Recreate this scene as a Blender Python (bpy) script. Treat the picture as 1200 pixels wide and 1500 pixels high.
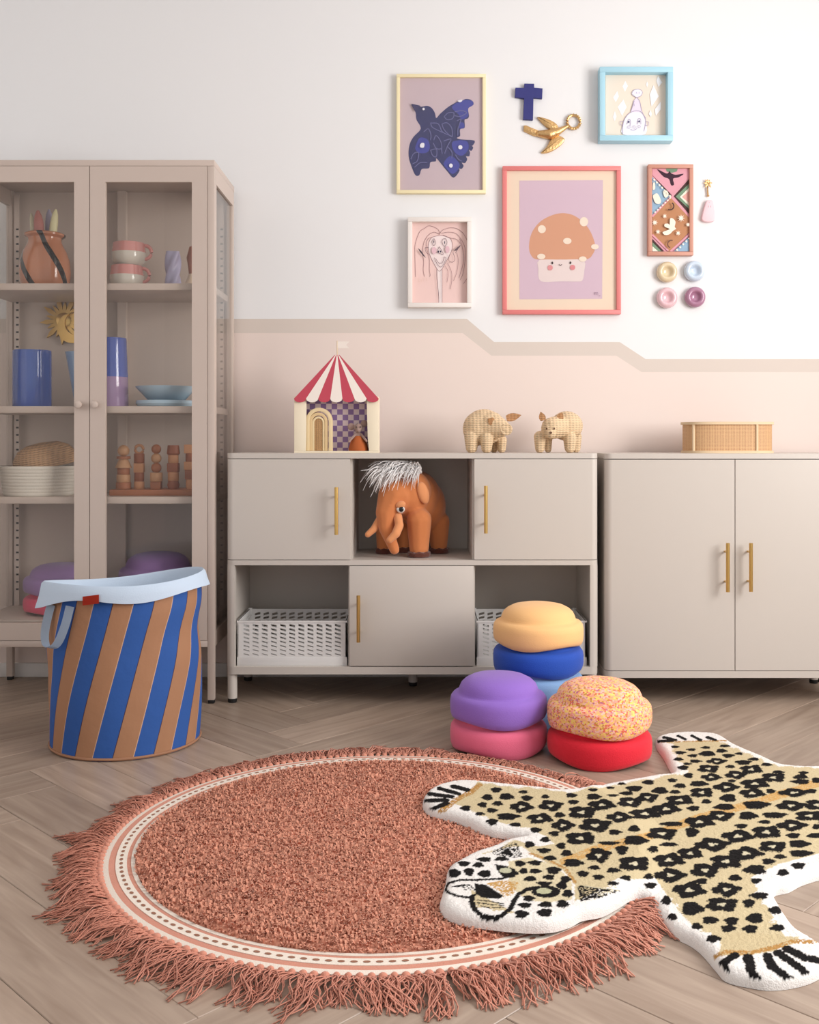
import bpy, bmesh, math, random
import numpy as np
from mathutils import Vector, Matrix, Euler
random.seed(7); np.random.seed(7)
for o in list(bpy.data.objects): bpy.data.objects.remove(o)
SC = bpy.context.scene; COL = SC.collection
# ------------------------------------------------------------------ camera
F, CX, HY, CH = 1505.0, 615.0, 645.0, 0.85      # focal px, principal point x, horizon y (1200x1500 frame), camera height
YW = 3.70                                        # back wall
cam_d = bpy.data.cameras.new('camera'); cam = bpy.data.objects.new('camera', cam_d); COL.objects.link(cam)
cam.location = (0, 0, CH); cam.rotation_euler = (math.pi/2, 0, 0)
cam_d.sensor_fit = 'HORIZONTAL'; cam_d.sensor_width = 36; cam_d.lens = 36*F/1200
cam_d.shift_x = -(CX-600)/1200; cam_d.shift_y = (HY-750)/1200
cam_d.clip_start = 0.05
SC.camera = cam
# ------------------------------------------------------------------ world, light, exposure
W = bpy.data.worlds.new('world'); SC.world = W; W.use_nodes = True
W.node_tree.nodes['Background'].inputs[0].default_value = (0.97, 0.98, 1.0, 1)
W.node_tree.nodes['Background'].inputs[1].default_value = 0.50
def area(name, loc, rot, sx, sy, power, col):
    d = bpy.data.lights.new(name, 'AREA'); d.shape = 'RECTANGLE'; d.size = sx; d.size_y = sy
    d.energy = power; d.color = col
    o = bpy.data.objects.new(name, d); COL.objects.link(o); o.location = loc; o.rotation_euler = rot
    return o
area('window_daylight', (2.52, 1.50, 1.55), (0, math.radians(90), 0), 1.45, 1.7, 76, (1.0, 0.985, 0.97))
SC.view_settings.view_transform = 'Standard'; SC.view_settings.look = 'None'
SC.view_settings.exposure = 0.34; SC.view_settings.gamma = 1; SC.view_settings.use_curve_mapping = False

# ------------------------------------------------------------------ helpers
def lin(c): return c/12.92 if c <= .04045 else ((c+.055)/1.055)**2.4
def rgb(r, g, b): return (lin(r/255), lin(g/255), lin(b/255), 1)
def pt(px, py, Y): return Vector(((px-CX)*Y/F, Y, CH-(py-HY)*Y/F))
def fl(px, py, z=0.0):
    Y = (CH-z)*F/(py-HY); return ((px-CX)*Y/F, Y)
MATS = {}
def N(nt, typ, **kw):
    n = nt.nodes.new(typ)
    for k, v in kw.items(): setattr(n, k, v)
    return n
def mat(name, col, rough=.5, metal=0, bump=0, bscale=200, var=0, vscale=8, spec=.5, sheen=0, coat=0):
    if name in MATS: return MATS[name]
    m = bpy.data.materials.new(name); m.use_nodes = True; nt = m.node_tree; b = nt.nodes['Principled BSDF']
    c = rgb(*col); b.inputs['Base Color'].default_value = c; b.inputs['Roughness'].default_value = rough
    b.inputs['Metallic'].default_value = metal; b.inputs['Specular IOR Level'].default_value = spec
    b.inputs['Sheen Weight'].default_value = sheen; b.inputs['Coat Weight'].default_value = coat
    tc = N(nt, 'ShaderNodeTexCoord')
    if bump:
        n = N(nt, 'ShaderNodeTexNoise'); n.inputs['Scale'].default_value = bscale; n.inputs['Detail'].default_value = 3
        nt.links.new(tc.outputs['Object'], n.inputs['Vector'])
        bp = N(nt, 'ShaderNodeBump'); bp.inputs['Strength'].default_value = bump; bp.inputs['Distance'].default_value = .002
        nt.links.new(n.outputs['Fac'], bp.inputs['Height']); nt.links.new(bp.outputs['Normal'], b.inputs['Normal'])
    if var:
        n = N(nt, 'ShaderNodeTexNoise'); n.inputs['Scale'].default_value = vscale; n.inputs['Detail'].default_value = 4
        nt.links.new(tc.outputs['Object'], n.inputs['Vector'])
        mx = N(nt, 'ShaderNodeMix', data_type='RGBA'); mx.inputs[6].default_value = tuple(x*(1-var) for x in c[:3])+(1,)
        mx.inputs[7].default_value = tuple(min(1, x*(1+var)) for x in c[:3])+(1,)
        nt.links.new(n.outputs['Fac'], mx.inputs[0]); nt.links.new(mx.outputs[2], b.inputs['Base Color'])
    MATS[name] = m; return m
def flat(col):
    return mat('print_%d_%d_%d' % tuple(col), col, .75, spec=.2)
def glass_mat(name='clear_glass', tint=(.97, .965, .955), refl=1.0):
    if name in MATS: return MATS[name]
    m = bpy.data.materials.new(name); m.use_nodes = True; nt = m.node_tree; nt.nodes.remove(nt.nodes['Principled BSDF'])
    out = nt.nodes['Material Output']; t = N(nt, 'ShaderNodeBsdfTransparent'); t.inputs[0].default_value = tint+(1,)
    g = N(nt, 'ShaderNodeBsdfGlossy'); g.inputs['Roughness'].default_value = .015
    lw = N(nt, 'ShaderNodeLayerWeight'); pw = N(nt, 'ShaderNodeMath', operation='POWER'); pw.inputs[1].default_value = 5; nt.links.new(lw.outputs['Facing'], pw.inputs[0])
    fr = N(nt, 'ShaderNodeMath', operation='MULTIPLY_ADD'); fr.inputs[1].default_value = .96*refl; fr.inputs[2].default_value = .03*refl; nt.links.new(pw.outputs[0], fr.inputs[0]); mx = N(nt, 'ShaderNodeMixShader')
    lw.inputs['Blend'].default_value = .5
    nt.links.new(fr.outputs[0], mx.inputs[0]); nt.links.new(t.outputs[0], mx.inputs[1]); nt.links.new(g.outputs[0], mx.inputs[2])
    nt.links.new(mx.outputs[0], out.inputs[0]); MATS[name] = m; return m

def root_loc(o):
    while o.parent: o = o.parent
    return o.location
def finish(name, bm, mats, parent=None, smooth=40, local=False):
    me = bpy.data.meshes.new(name); bm.normal_update(); bm.to_mesh(me); bm.free()
    for m in (mats if isinstance(mats, (list, tuple)) else [mats]): me.materials.append(m)
    if smooth:
        me.shade_smooth(); me.set_sharp_from_angle(angle=math.radians(smooth))
    o = bpy.data.objects.new(name, me); COL.objects.link(o)
    if parent is not None:
        if not local: me.transform(Matrix.Translation(-Vector(root_loc(parent))))
        o.parent = parent
    elif not local:
        co = np.empty(len(me.vertices)*3); me.vertices.foreach_get('co', co); co = co.reshape(-1, 3)
        base = Vector(((co[:, 0].min()+co[:, 0].max())/2, (co[:, 1].min()+co[:, 1].max())/2, co[:, 2].min()))
        me.transform(Matrix.Translation(-base)); o.location = base
    return o
def tag(o, label, cat, group=None):
    o['label'] = label; o['category'] = cat
    if group: o['group'] = group
    return o
def thing(name, loc, label, cat, group=None):
    o = bpy.data.objects.new(name, None); COL.objects.link(o); o.location = loc; o.empty_display_size = .05
    return tag(o, label, cat, group)
def struct(o): o['kind'] = 'structure'; return o

def box(bm, x0, x1, y0, y1, z0, z1, bev=0, mi=0, seg=2):
    r = bmesh.ops.create_cube(bm, size=1); vs = r['verts']
    for v in vs: v.co = Vector(((x0+x1)/2+v.co.x*(x1-x0), (y0+y1)/2+v.co.y*(y1-y0), (z0+z1)/2+v.co.z*(z1-z0)))
    fs = list({f for v in vs for f in v.link_faces})
    if bev:
        es = list({e for v in vs for e in v.link_edges})
        rr = bmesh.ops.bevel(bm, geom=es, offset=bev, segments=seg, profile=.5, affect='EDGES')
        fs = list({f for f in rr['faces']} | {f for f in fs if f.is_valid})
    for f in fs: f.material_index = mi
    return bm
def B(*a, **k): return box(bmesh.new(), *a, **k)
def lathe(bm, prof, c, axis='z', seg=40, mi=0, wob=None, cap=True):
    """prof: list of (r, h); axis z (up) or -y (towards the viewer)"""
    rings = []
    for (r, hh) in prof:
        ring = []
        for k in range(seg):
            a = 2*math.pi*k/seg; rr = r; h2 = hh
            if wob: rr, h2 = wob(a, r, hh)
            p = Vector((rr*math.cos(a), rr*math.sin(a), h2))
            if axis == 'y': p = Vector((p.x, -p.z, p.y))
            ring.append(bm.verts.new(Vector(c)+p))
        rings.append(ring)
    fl_ = []
    for i in range(len(rings)-1):
        for k in range(seg):
            fl_.append(bm.faces.new((rings[i][k], rings[i][(k+1) % seg], rings[i+1][(k+1) % seg], rings[i+1][k])))
    if cap:
        if prof[0][0] > 1e-5: fl_.append(bm.faces.new(rings[0][::-1]))
        if prof[-1][0] > 1e-5: fl_.append(bm.faces.new(rings[-1]))
    for f in fl_: f.material_index = mi
    bmesh.ops.remove_doubles(bm, verts=[v for r in rings for v in r], dist=1e-6)
    return bm
def tube(bm, pts, rad, seg=8, mi=0, closed=False):
    pts = [Vector(p) for p in pts]; n = len(pts); rings = []
    up = Vector((0, 0, 1))
    for i, p in enumerate(pts):
        a = pts[(i-1) % n] if (closed or i > 0) else p; b = pts[(i+1) % n] if (closed or i < n-1) else p
        t = (b-a).normalized(); u = t.cross(up)
        if u.length < 1e-3: u = t.cross(Vector((1, 0, 0)))
        u.normalize(); v = t.cross(u); r = rad[i] if isinstance(rad, (list, tuple)) else rad
        rings.append([bm.verts.new(p+u*(r*math.cos(2*math.pi*k/seg))+v*(r*math.sin(2*math.pi*k/seg))) for k in range(seg)])
    m = n if closed else n-1
    for i in range(m):
        A, Bq = rings[i], rings[(i+1) % n]
        for k in range(seg):
            f = bm.faces.new((A[k], A[(k+1) % seg], Bq[(k+1) % seg], Bq[k])); f.material_index = mi
    if not closed:
        for r in (rings[0][::-1], rings[-1]):
            f = bm.faces.new(r); f.material_index = mi
    return bm
def ball(bm, c, r, mi=0, sub=3, rot=None):
    rr = r if isinstance(r, (list, tuple)) else (r, r, r)
    M = Matrix.Translation(Vector(c)) @ (Euler(rot).to_matrix().to_4x4() if rot else Matrix.Identity(4)) @ Matrix.Diagonal((*rr, 1))
    res = bmesh.ops.create_icosphere(bm, subdivisions=sub, radius=1, matrix=M)
    for f in {f for v in res['verts'] for f in v.link_faces}: f.material_index = mi
    return bm
def prism(bm, poly, y0, y1, bev=0, mi=0):
    """poly: list of world (x, z); extruded from y0 (back) to y1 (front, smaller y)"""
    vs = [bm.verts.new((x, y1, z)) for x, z in poly]; f = bm.faces.new(vs); f.normal_update()
    if f.normal.y > 0: f.normal_flip()
    ex = bmesh.ops.extrude_face_region(bm, geom=[f]); nv = [g for g in ex['geom'] if isinstance(g, bmesh.types.BMVert)]
    for v in nv: v.co.y = y0
    fs = {q for v in vs+nv for q in v.link_faces}
    bmesh.ops.recalc_face_normals(bm, faces=list(fs))
    for q in fs: q.material_index = mi
    if bev:
        es = [e for e in bm.edges if e.is_valid and all(abs(v.co.y-y1) < 1e-7 for v in e.verts) and all(v in vs for v in e.verts)]
        bmesh.ops.bevel(bm, geom=es, offset=bev, segments=2, profile=.5, affect='EDGES')
    return bm
def blob(parts, voxel, smooth=5):
    """one continuous skin grown over ellipsoids ('e', centre, radii, rot) and tapered limbs ('t', [(p, r), ...])"""
    bm = bmesh.new()
    for p in parts:
        if p[0] == 'e': ball(bm, p[1], p[2], 0, 3, p[3] if len(p) > 3 else None)
        else:
            ch = p[1]
            for (a, ra), (b, rb) in zip(ch[:-1], ch[1:]):
                a, b = Vector(a), Vector(b); n = max(2, int((b-a).length/(.35*min(ra, rb)))+1)
                for k in range(n+1): ball(bm, a.lerp(b, k/n), ra+(rb-ra)*k/n, 0, 2)
    me = bpy.data.meshes.new('tmp'); bm.to_mesh(me); bm.free(); o = bpy.data.objects.new('tmp', me); COL.objects.link(o)
    md = o.modifiers.new('r', 'REMESH'); md.mode = 'VOXEL'; md.voxel_size = voxel
    sm = o.modifiers.new('s', 'SMOOTH'); sm.iterations = smooth; sm.factor = .5
    dg = bpy.context.evaluated_depsgraph_get(); dg.update(); e = o.evaluated_get(dg); out = bpy.data.meshes.new_from_object(e)
    bm = bmesh.new(); bm.from_mesh(out); bpy.data.objects.remove(o); bpy.data.meshes.remove(me); bpy.data.meshes.remove(out)
    return bm
def ribbon_polys(pts, w):
    out = []
    pts = [Vector((p[0], p[1])) for p in pts]
    L, R = [], []
    for i, p in enumerate(pts):
        a = pts[max(0, i-1)]; b = pts[min(len(pts)-1, i+1)]; t = (b-a)
        t = t.normalized() if t.length > 1e-9 else Vector((1, 0)); n = Vector((-t.y, t.x))*w/2
        L.append(p+n); R.append(p-n)
    return [(L[i], L[i+1], R[i+1], R[i]) for i in range(len(pts)-1)]
def smooth_line(pts, n=6):
    """Catmull-Rom through points"""
    P = [np.array(p, float) for p in pts]; P = [2*P[0]-P[1]]+P+[2*P[-1]-P[-2]]; out = []
    for i in range(1, len(P)-2):
        for k in range(n):
            t = k/n; a, b, c, d = P[i-1:i+3]
            out.append(.5*((2*b)+(-a+c)*t+(2*a-5*b+4*c-d)*t*t+(-a+3*b-3*c+d)*t**3))
    out.append(P[-2]); return [tuple(p) for p in out]
def smooth_closed(pts, n=5):
    P = [np.array(p, float) for p in pts]; m = len(P); out = []
    for i in range(m):
        a, b, c, d = P[(i-1) % m], P[i], P[(i+1) % m], P[(i+2) % m]
        for k in range(n):
            t = k/n; out.append(.5*((2*b)+(-a+c)*t+(2*a-5*b+4*c-d)*t*t+(-a+3*b-3*c+d)*t**3))
    return [tuple(p) for p in out]
def ell(cx, cy, a, b, n=24, ph=0): return [(cx+a*math.cos(ph+2*math.pi*k/n), cy+b*math.sin(ph+2*math.pi*k/n)) for k in range(n)]
class Art:
    """flat print: coloured shapes laid on a sheet, coordinates in zoomed photo pixels"""
    def __init__(s, ox, oy, sc, Y): s.o = (ox, oy, sc); s.Y = Y; s.bm = bmesh.new(); s.mats = []; s.k = 0
    def w(s, u, v): p = pt(s.o[0]+u/s.o[2], s.o[1]+v/s.o[2], s.Y); return p.x, p.z
    def mi(s, col):
        m = flat(col)
        if m not in s.mats: s.mats.append(m)
        return s.mats.index(m)
    def poly(s, pts, col):
        s.k += 1; y = s.Y-.00025*s.k; vs = [s.bm.verts.new((*((s.w(u, v))[:1]), y, s.w(u, v)[1])) for u, v in pts]
        es = [s.bm.edges.new((vs[i], vs[(i+1) % len(vs)])) for i in range(len(vs))]
        r = bmesh.ops.triangle_fill(s.bm, use_beauty=True, edges=es, normal=(0, -1, 0))
        for g in r['geom']:
            if isinstance(g, bmesh.types.BMFace):
                g.material_index = s.mi(col); g.normal_update()
                if g.normal.y > 0: g.normal_flip()
    def line(s, pts, wd, col, n=6):
        s.k += 1; y = s.Y-.00025*s.k; q = smooth_line(pts, n) if n > 1 and len(pts) > 2 else pts
        for quad in ribbon_polys(q, wd):
            vs = []
            for p in quad: x, z = s.w(p[0], p[1]); vs.append(s.bm.verts.new((x, y, z)))
            f = s.bm.faces.new(vs); f.material_index = s.mi(col); f.normal_update()
            if f.normal.y > 0: f.normal_flip()
    def done(s, name, parent): return finish(name, s.bm, s.mats, parent, smooth=0)

# ================================================================== STRUCTURE
XL, XR, ZC = -1.80, 2.60, 2.75
white = mat('wall_paint_white', (236, 235, 235), .85, bump=.05, bscale=400)
blush = mat('wall_paint_blush', (234, 217, 208), .85, bump=.05, bscale=400)
band = mat('wall_paint_beige_band', (217, 204, 194), .85, bump=.05, bscale=400)
def wp(px, py): p = pt(px, py, YW); return p.x, p.z
topl = [(XL, wp(0, 467)[1])] + [wp(*p) for p in ((684, 467), (724, 501), (908, 501), (946, 526))] + [(XR, wp(0, 526)[1])]
botl = [(XL, wp(0, 488)[1])] + [wp(*p) for p in ((678, 488), (720, 521), (903, 521), (940, 545))] + [(XR, wp(0, 545)[1])]
bm = bmesh.new()
def strip(lo, hi, mi):
    for i in range(len(lo)-1):
        f = bm.faces.new([bm.verts.new((x, YW, z)) for x, z in (lo[i], lo[i+1], hi[i+1], hi[i])]); f.material_index = mi
strip([(x, 0) for x, z in botl], botl, 1); strip(botl, topl, 2); strip(topl, [(x, ZC) for x, z in topl], 0)
box(bm, XL, XR, YW+.002, YW+.12, 0, ZC, mi=0)
wall_back = struct(finish('wall_back', bm, [white, blush, band], smooth=0, local=True))
struct(finish('wall_left', B(XL-.12, XL, -.6, YW+.12, 0, ZC), white, smooth=0, local=True))
bm = bmesh.new()
wy0, wy1, wz0, wz1 = .60, 2.40, .80, 2.30
box(bm, XR, XR+.12, -.6, wy0, 0, ZC); box(bm, XR, XR+.12, wy1, YW+.12, 0, ZC)
box(bm, XR, XR+.12, wy0, wy1, 0, wz0); box(bm, XR, XR+.12, wy0, wy1, wz1, ZC)
struct(finish('wall_right', bm, white, smooth=0, local=True))
bm = bmesh.new()
for a in ((wy0, wy0+.05, wz0, wz1), (wy1-.05, wy1, wz0, wz1), (wy0, wy1, wz0, wz0+.05), (wy0, wy1, wz1-.05, wz1), ((wy0+wy1)/2-.025, (wy0+wy1)/2+.025, wz0, wz1)):
    box(bm, XR+.02, XR+.08, a[0], a[1], a[2], a[3])
win = struct(finish('window_1', bm, mat('window_white', (240, 240, 240), .4), smooth=0, local=True))
finish('pane', B(XR+.045, XR+.05, wy0+.05, wy1-.05, wz0+.05, wz1-.05), glass_mat('window_glass', (.98, .98, .98)), win, smooth=0, local=True)
struct(finish('ceiling', B(XL-.12, XR+.12, -.6, YW+.12, ZC, ZC+.1), white, smooth=0, local=True))
struct(finish('baseboard_back', B(XL, XR, YW-.014, YW, 0, .05, .003), mat('baseboard_white', (226, 222, 218), .5), local=True))

# floor with herringbone planks
def wood_floor():
    m = bpy.data.materials.new('oak_plank'); m.use_nodes = True; nt = m.node_tree; b = nt.nodes['Principled BSDF']; L = nt.links.new
    tc = N(nt, 'ShaderNodeTexCoord'); oi = N(nt, 'ShaderNodeObjectInfo'); mp = N(nt, 'ShaderNodeMapping')
    mp.inputs['Scale'].default_value = (2.2, 26, 10)
    ad = N(nt, 'ShaderNodeVectorMath', operation='ADD'); cb = N(nt, 'ShaderNodeCombineXYZ'); ml = N(nt, 'ShaderNodeMath', operation='MULTIPLY'); ml.inputs[1].default_value = 37
    L(oi.outputs['Random'], ml.inputs[0]); L(ml.outputs[0], cb.inputs[0]); L(ml.outputs[0], cb.inputs[1])
    L(tc.outputs['Object'], ad.inputs[0]); L(cb.outputs[0], ad.inputs[1]); L(ad.outputs[0], mp.inputs['Vector'])
    n = N(nt, 'ShaderNodeTexNoise'); n.inputs['Scale'].default_value = 1.6; n.inputs['Detail'].default_value = 6; n.inputs['Distortion'].default_value = .6
    L(mp.outputs[0], n.inputs['Vector'])
    cr = N(nt, 'ShaderNodeValToRGB'); e = cr.color_ramp.elements; e[0].position = .25; e[0].color = rgb(156, 134, 117); e[1].position = .75; e[1].color = rgb(192, 171, 153)
    L(n.outputs['Fac'], cr.inputs[0])
    n2 = N(nt, 'ShaderNodeTexNoise'); n2.inputs['Scale'].default_value = 3.0; n2.inputs['Detail'].default_value = 2; L(ad.outputs[0], n2.inputs['Vector'])
    hsv = N(nt, 'ShaderNodeHueSaturation'); mr = N(nt, 'ShaderNodeMapRange'); mr.inputs[3].default_value = .86; mr.inputs[4].default_value = 1.12
    L(oi.outputs['Random'], mr.inputs[0]); L(mr.outputs[0], hsv.inputs['Value']); L(cr.outputs[0], hsv.inputs['Color'])
    mx = N(nt, 'ShaderNodeMix', data_type='RGBA', blend_type='MULTIPLY'); mx.inputs[0].default_value = .25
    L(hsv.outputs[0], mx.inputs[6]); L(n2.outputs['Fac'], mx.inputs[7])
    L(mx.outputs[2], b.inputs['Base Color']); b.inputs['Roughness'].default_value = .42
    bp = N(nt, 'ShaderNodeBump'); bp.inputs['Strength'].default_value = .12; bp.inputs['Distance'].default_value = .001; L(n.outputs['Fac'], bp.inputs['Height']); L(bp.outputs[0], b.inputs['Normal'])
    return m
oak = wood_floor()
floor = struct(finish('floor', B(XL-.12, XR+.12, -.6, YW+.12, -.10, -.0125), mat('floor_joint', (100, 84, 72), .9), smooth=0, local=True))
PL, PW = .80, .16
bm = B(0, PL-.0009, 0, PW-.0009, -.012, 0, .0012, seg=1); pm = bpy.data.meshes.new('plank'); bm.to_mesh(pm); bm.free(); pm.materials.append(oak)
cs, sn = math.cos(math.pi/4), math.sin(math.pi/4)
def rot45(u, v): return (cs*u-sn*v, sn*u+cs*v)
OX, OY = -.327, 3.097
for i in range(-40, 41):
    for j in range(-9, 10):
        for kind in (0, 1):
            u, v = i*PW+j*PL, i*PW-j*PL
            if kind: u += PL+PW; v += PW-PL           # vertical plank: rotated about its corner
            cu, cv = (u+PL/2, v+PW/2) if not kind else (u-PW/2, v+PL/2)
            x, y = rot45(cu, cv); x += OX; y += OY
            if not (-2.1 < x < 2.8 and .35 < y < 4.1): continue
            o = bpy.data.objects.new('plank', pm); COL.objects.link(o); o.parent = floor
            px, py = rot45(u, v); o.location = (px+OX, py+OY, 0); o.rotation_euler = (0, 0, math.pi/4+(math.pi/2 if kind else 0))

# ================================================================== FURNITURE
YF = 3.314
taupe = mat('taupe_lacquer', (200, 183, 172), .42, bump=.03, bscale=600)
greige = mat('greige_lacquer', (203, 194, 185), .42, bump=.03, bscale=600)
inner = mat('greige_lacquer', (203, 194, 185))
black = mat('black_rubber', (22, 20, 20), .6)
gold = mat('brushed_brass', (216, 178, 108), .28, 1.0)
glass = glass_mat()
def fx(px, Y=YF): return (px-CX)*Y/F
def fz(py, Y=YF): return CH-(py-HY)*Y/F
# ---- display cabinet
cx0, cx1, cy0, cy1 = fx(-51), fx(314), YF, 3.672
cz1 = fz(234); cz0 = fz(948)
cab = thing('display_cabinet', ((cx0+cx1)/2, (cy0+cy1)/2, 0), 'tall taupe metal display cabinet with glass doors and shelves', 'cabinet')
P = .022
def cpart(name, *a, m=taupe, par=cab, **k): return finish(name, B(*a, **k), m, par)
cpart('top_panel', cx0, cx1, cy0, cy1, fz(243), cz1, bev=.0015)
cpart('bottom_panel', cx0+.002, cx1-.002, cy0+.022, cy1, fz(938), fz(930))
cpart('bottom_rail', cx0+P, cx1-P, cy0, cy0+.02, cz0, fz(938.7), bev=.001)
cpart('back_panel', cx0+.01, cx1-.01, cy1-.006, cy1, cz0, fz(243))
cpart('back_post', fx(172, 3.64), fx(184, 3.64), cy1-.03, cy1-.007, cz0+.02, fz(243)-.001)
for xx in (cx0, cx1-P):
    for yy in (cy0, cy1-P-.007):
        lg = cpart('post', xx, xx+P, yy, yy+P, .012, fz(243)-.0005, bev=.001)
        finish('foot', B(xx+.001, xx+P-.001, yy+.001, yy+P-.001, 0, .012, .002), black, lg)
for xx in (cx0, cx1-.016):
    cpart('side_rail', xx, xx+.016, cy0+P, cy1-P-.007, fz(267), fz(243)-.0005)
    cpart('side_rail', xx, xx+.016, cy0+P, cy1-P-.007, cz0, cz0+.05)
    finish('side_glass', B(xx+.006, xx+.010, cy0+P, cy1-P-.007, cz0+.05, fz(267)), glass, cab, smooth=0)
    cpart('side_stile', xx+.001, xx+.015, cy0+P, cy0+P+.02, cz0+.05, fz(267))
shelf_z = {}
for k, py in (('a', 415), ('b', 595), ('c', 728), ('d', 908)):
    zt = fz(py, 3.345); shelf_z[k] = zt
    cpart('shelf', cx0+.017, cx1-.017, 3.345, cy1-.031, zt-.022, zt, bev=.0015)
# slotted upright rails at the back corners
for sx in (cx0+.03, cx1-.05):
    bm = B(sx, sx+.018, cy1-.034, cy1-.0305, cz0+.03, fz(250)); r_ = finish('slotted_rail', bm, taupe, cab)
    bm = bmesh.new()
    for k in range(50): box(bm, sx+.007, sx+.016, cy1-.0348, cy1-.034, .32+k*.026, .326+k*.026)
    s_ = finish('slot', bm, black, r_, smooth=0); s_['kind'] = 'stuff'
def cdoor(x0, x1, hinge_right, knobx):
    z0, z1 = fz(938), fz(243.5); sw = .049; y0, y1 = YF-.001, YF+.018
    bm = bmesh.new()
    box(bm, x0, x0+sw, y0, y1, z0, z1); box(bm, x1-sw, x1, y0, y1, z0, z1)
    box(bm, x0+sw, x1-sw, y0, y1, z1-.051, z1); box(bm, x0+sw, x1-sw, y0, y1, z0, z0+.055)
    d = finish('door', bm, taupe, cab)
    finish('glass_pane', B(x0+sw, x1-sw, YF+.008, YF+.012, z0+.055, z1-.051), glass, d, smooth=0)
    bm = bmesh.new(); lathe(bm, [(.0045, 0), (.0045, .008), (.011, .012), (.0125, .018), (.011, .023), (.006, .0255), (0, .026)], (knobx, y0, fz(593)), 'y', 20)
    finish('knob', bm, taupe, d)
cdoor(fx(-41), fx(131), False, fx(117)); cdoor(fx(132), fx(303.5), True, fx(141))

# ---- middle sideboard
def handle(x, za, zb, y, par):
    bm = bmesh.new(); tube(bm, [(x, y-.032, za), (x, y-.032, zb)], .006, 14)
    for zz in (za+.03, zb-.03): tube(bm, [(x, y+.0005, zz), (x, y-.032, zz)], .0035, 10)
    finish('handle', bm, gold, par)
def rounded_panel(x0, x1, y0, y1, z0, z1, r, corners):
    """board whose vertical front edges are rounded (corners: 'l','r')"""
    pts = []
    if 'l' in corners: pts += [(x0+r-r*math.cos(a), y0+r-r*math.sin(a)) for a in [math.pi/2*k/6 for k in range(7)]]
    else: pts += [(x0, y0)]
    if 'r' in corners: pts += [(x1-r+r*math.sin(a), y0+r-r*math.cos(a)) for a in [math.pi/2*k/6 for k in range(7)]]
    else: pts += [(x1, y0)]
    pts += [(x1, y1), (x0, y1)]
    bm = bmesh.new(); lo = [bm.verts.new((x, y, z0)) for x, y in pts]; hi = [bm.verts.new((x, y, z1)) for x, y in pts]; n = len(pts)
    bm.faces.new(lo[::-1]); bm.faces.new(hi)
    for i in range(n): bm.faces.new((lo[i], lo[(i+1) % n], hi[(i+1) % n], hi[i]))
    bmesh.ops.recalc_face_normals(bm, faces=bm.faces); return bm
sx0, sx1, sy1 = fx(331.5), fx(877), 3.675
side = thing('sideboard', ((sx0+sx1)/2, 3.5, 0), 'greige metal sideboard with three brass-handled doors and open compartments', 'sideboard')
zt0, zt1 = fz(671.5), fz(664); zm0, zm1 = fz(828), fz(820.5); zb0, zb1 = fz(988), fz(977)
finish('top_panel', rounded_panel(sx0, sx1, YF, sy1, zt0, zt1, .025, 'lr'), greige, side, 30)
finish('middle_shelf', rounded_panel(sx0, sx1, YF, sy1, zm0, zm1, .025, 'lr'), greige, side, 30)
finish('bottom_panel', rounded_panel(sx0, sx1, YF, sy1, zb0, zb1, .025, 'lr'), greige, side, 30)
dark_in = mat('compartment_shadow_grey', (120, 108, 100), .7)
finish('back_panel', B(sx0+.012, sx1-.012, sy1-.008, sy1, zb1, zt0), greige, side)
for xa, xb in ((sx0+.002, sx0+.018), (sx1-.018, sx1-.002)):
    finish('side_panel', B(xa, xb, YF+.03, sy1, zm1, zt0), greige, side); finish('side_panel', B(xa, xb, YF+.03, sy1, zb1, zm0), greige, side)
for px in (514, 694):
    finish('divider', B(fx(px)-.004, fx(px)+.004, YF+.02, sy1-.008, zm1, zt0), greige, side)
for px in (511.5, 694.5):
    finish('divider', B(fx(px)-.004, fx(px)+.004, YF+.02, sy1-.008, zb1, zm0), greige, side)
for x_, s_ in ((sx0, 'l'), (sx1-.027, 'r')):
    finish('front_post', rounded_panel(x_, x_+.027, YF+.001, YF+.03, zb1, zm0, .02, s_), greige, side, 30)
d = finish('door', rounded_panel(sx0+.001, fx(513), YF-.001, YF+.02, zm1+.002, zt0-.002, .022, 'l'), greige, side, 30); handle(fx(494), fz(782), fz(713), YF-.001, d)
d = finish('door', rounded_panel(fx(695), sx1-.001, YF-.001, YF+.02, zm1+.002, zt0-.002, .022, 'r'), greige, side, 30); handle(fx(711), fz(780), fz(711), YF-.001, d)
d = finish('door', B(fx(512), fx(694), YF-.001, YF+.018, zb1+.003, zm0-.002, .001), greige, side); handle(fx(526), fz(938), fz(870), YF-.001, d)
for lx, ly in ((sx0+.016, YF+.022), (sx1-.018, YF+.022), ((sx0+sx1)/2+.0, 3.56), (sx0+.016, 3.64), (sx1-.018, 3.64)):
    bm = bmesh.new(); lathe(bm, [(.0155, .014), (.0155, zb0)], (lx, ly, 0)); lg = finish('leg', bm, greige, side)
    bm = bmesh.new(); lathe(bm, [(.013, 0), (.0145, .003), (.0145, .014)], (lx, ly, 0)); finish('foot', bm, black, lg)
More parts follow.
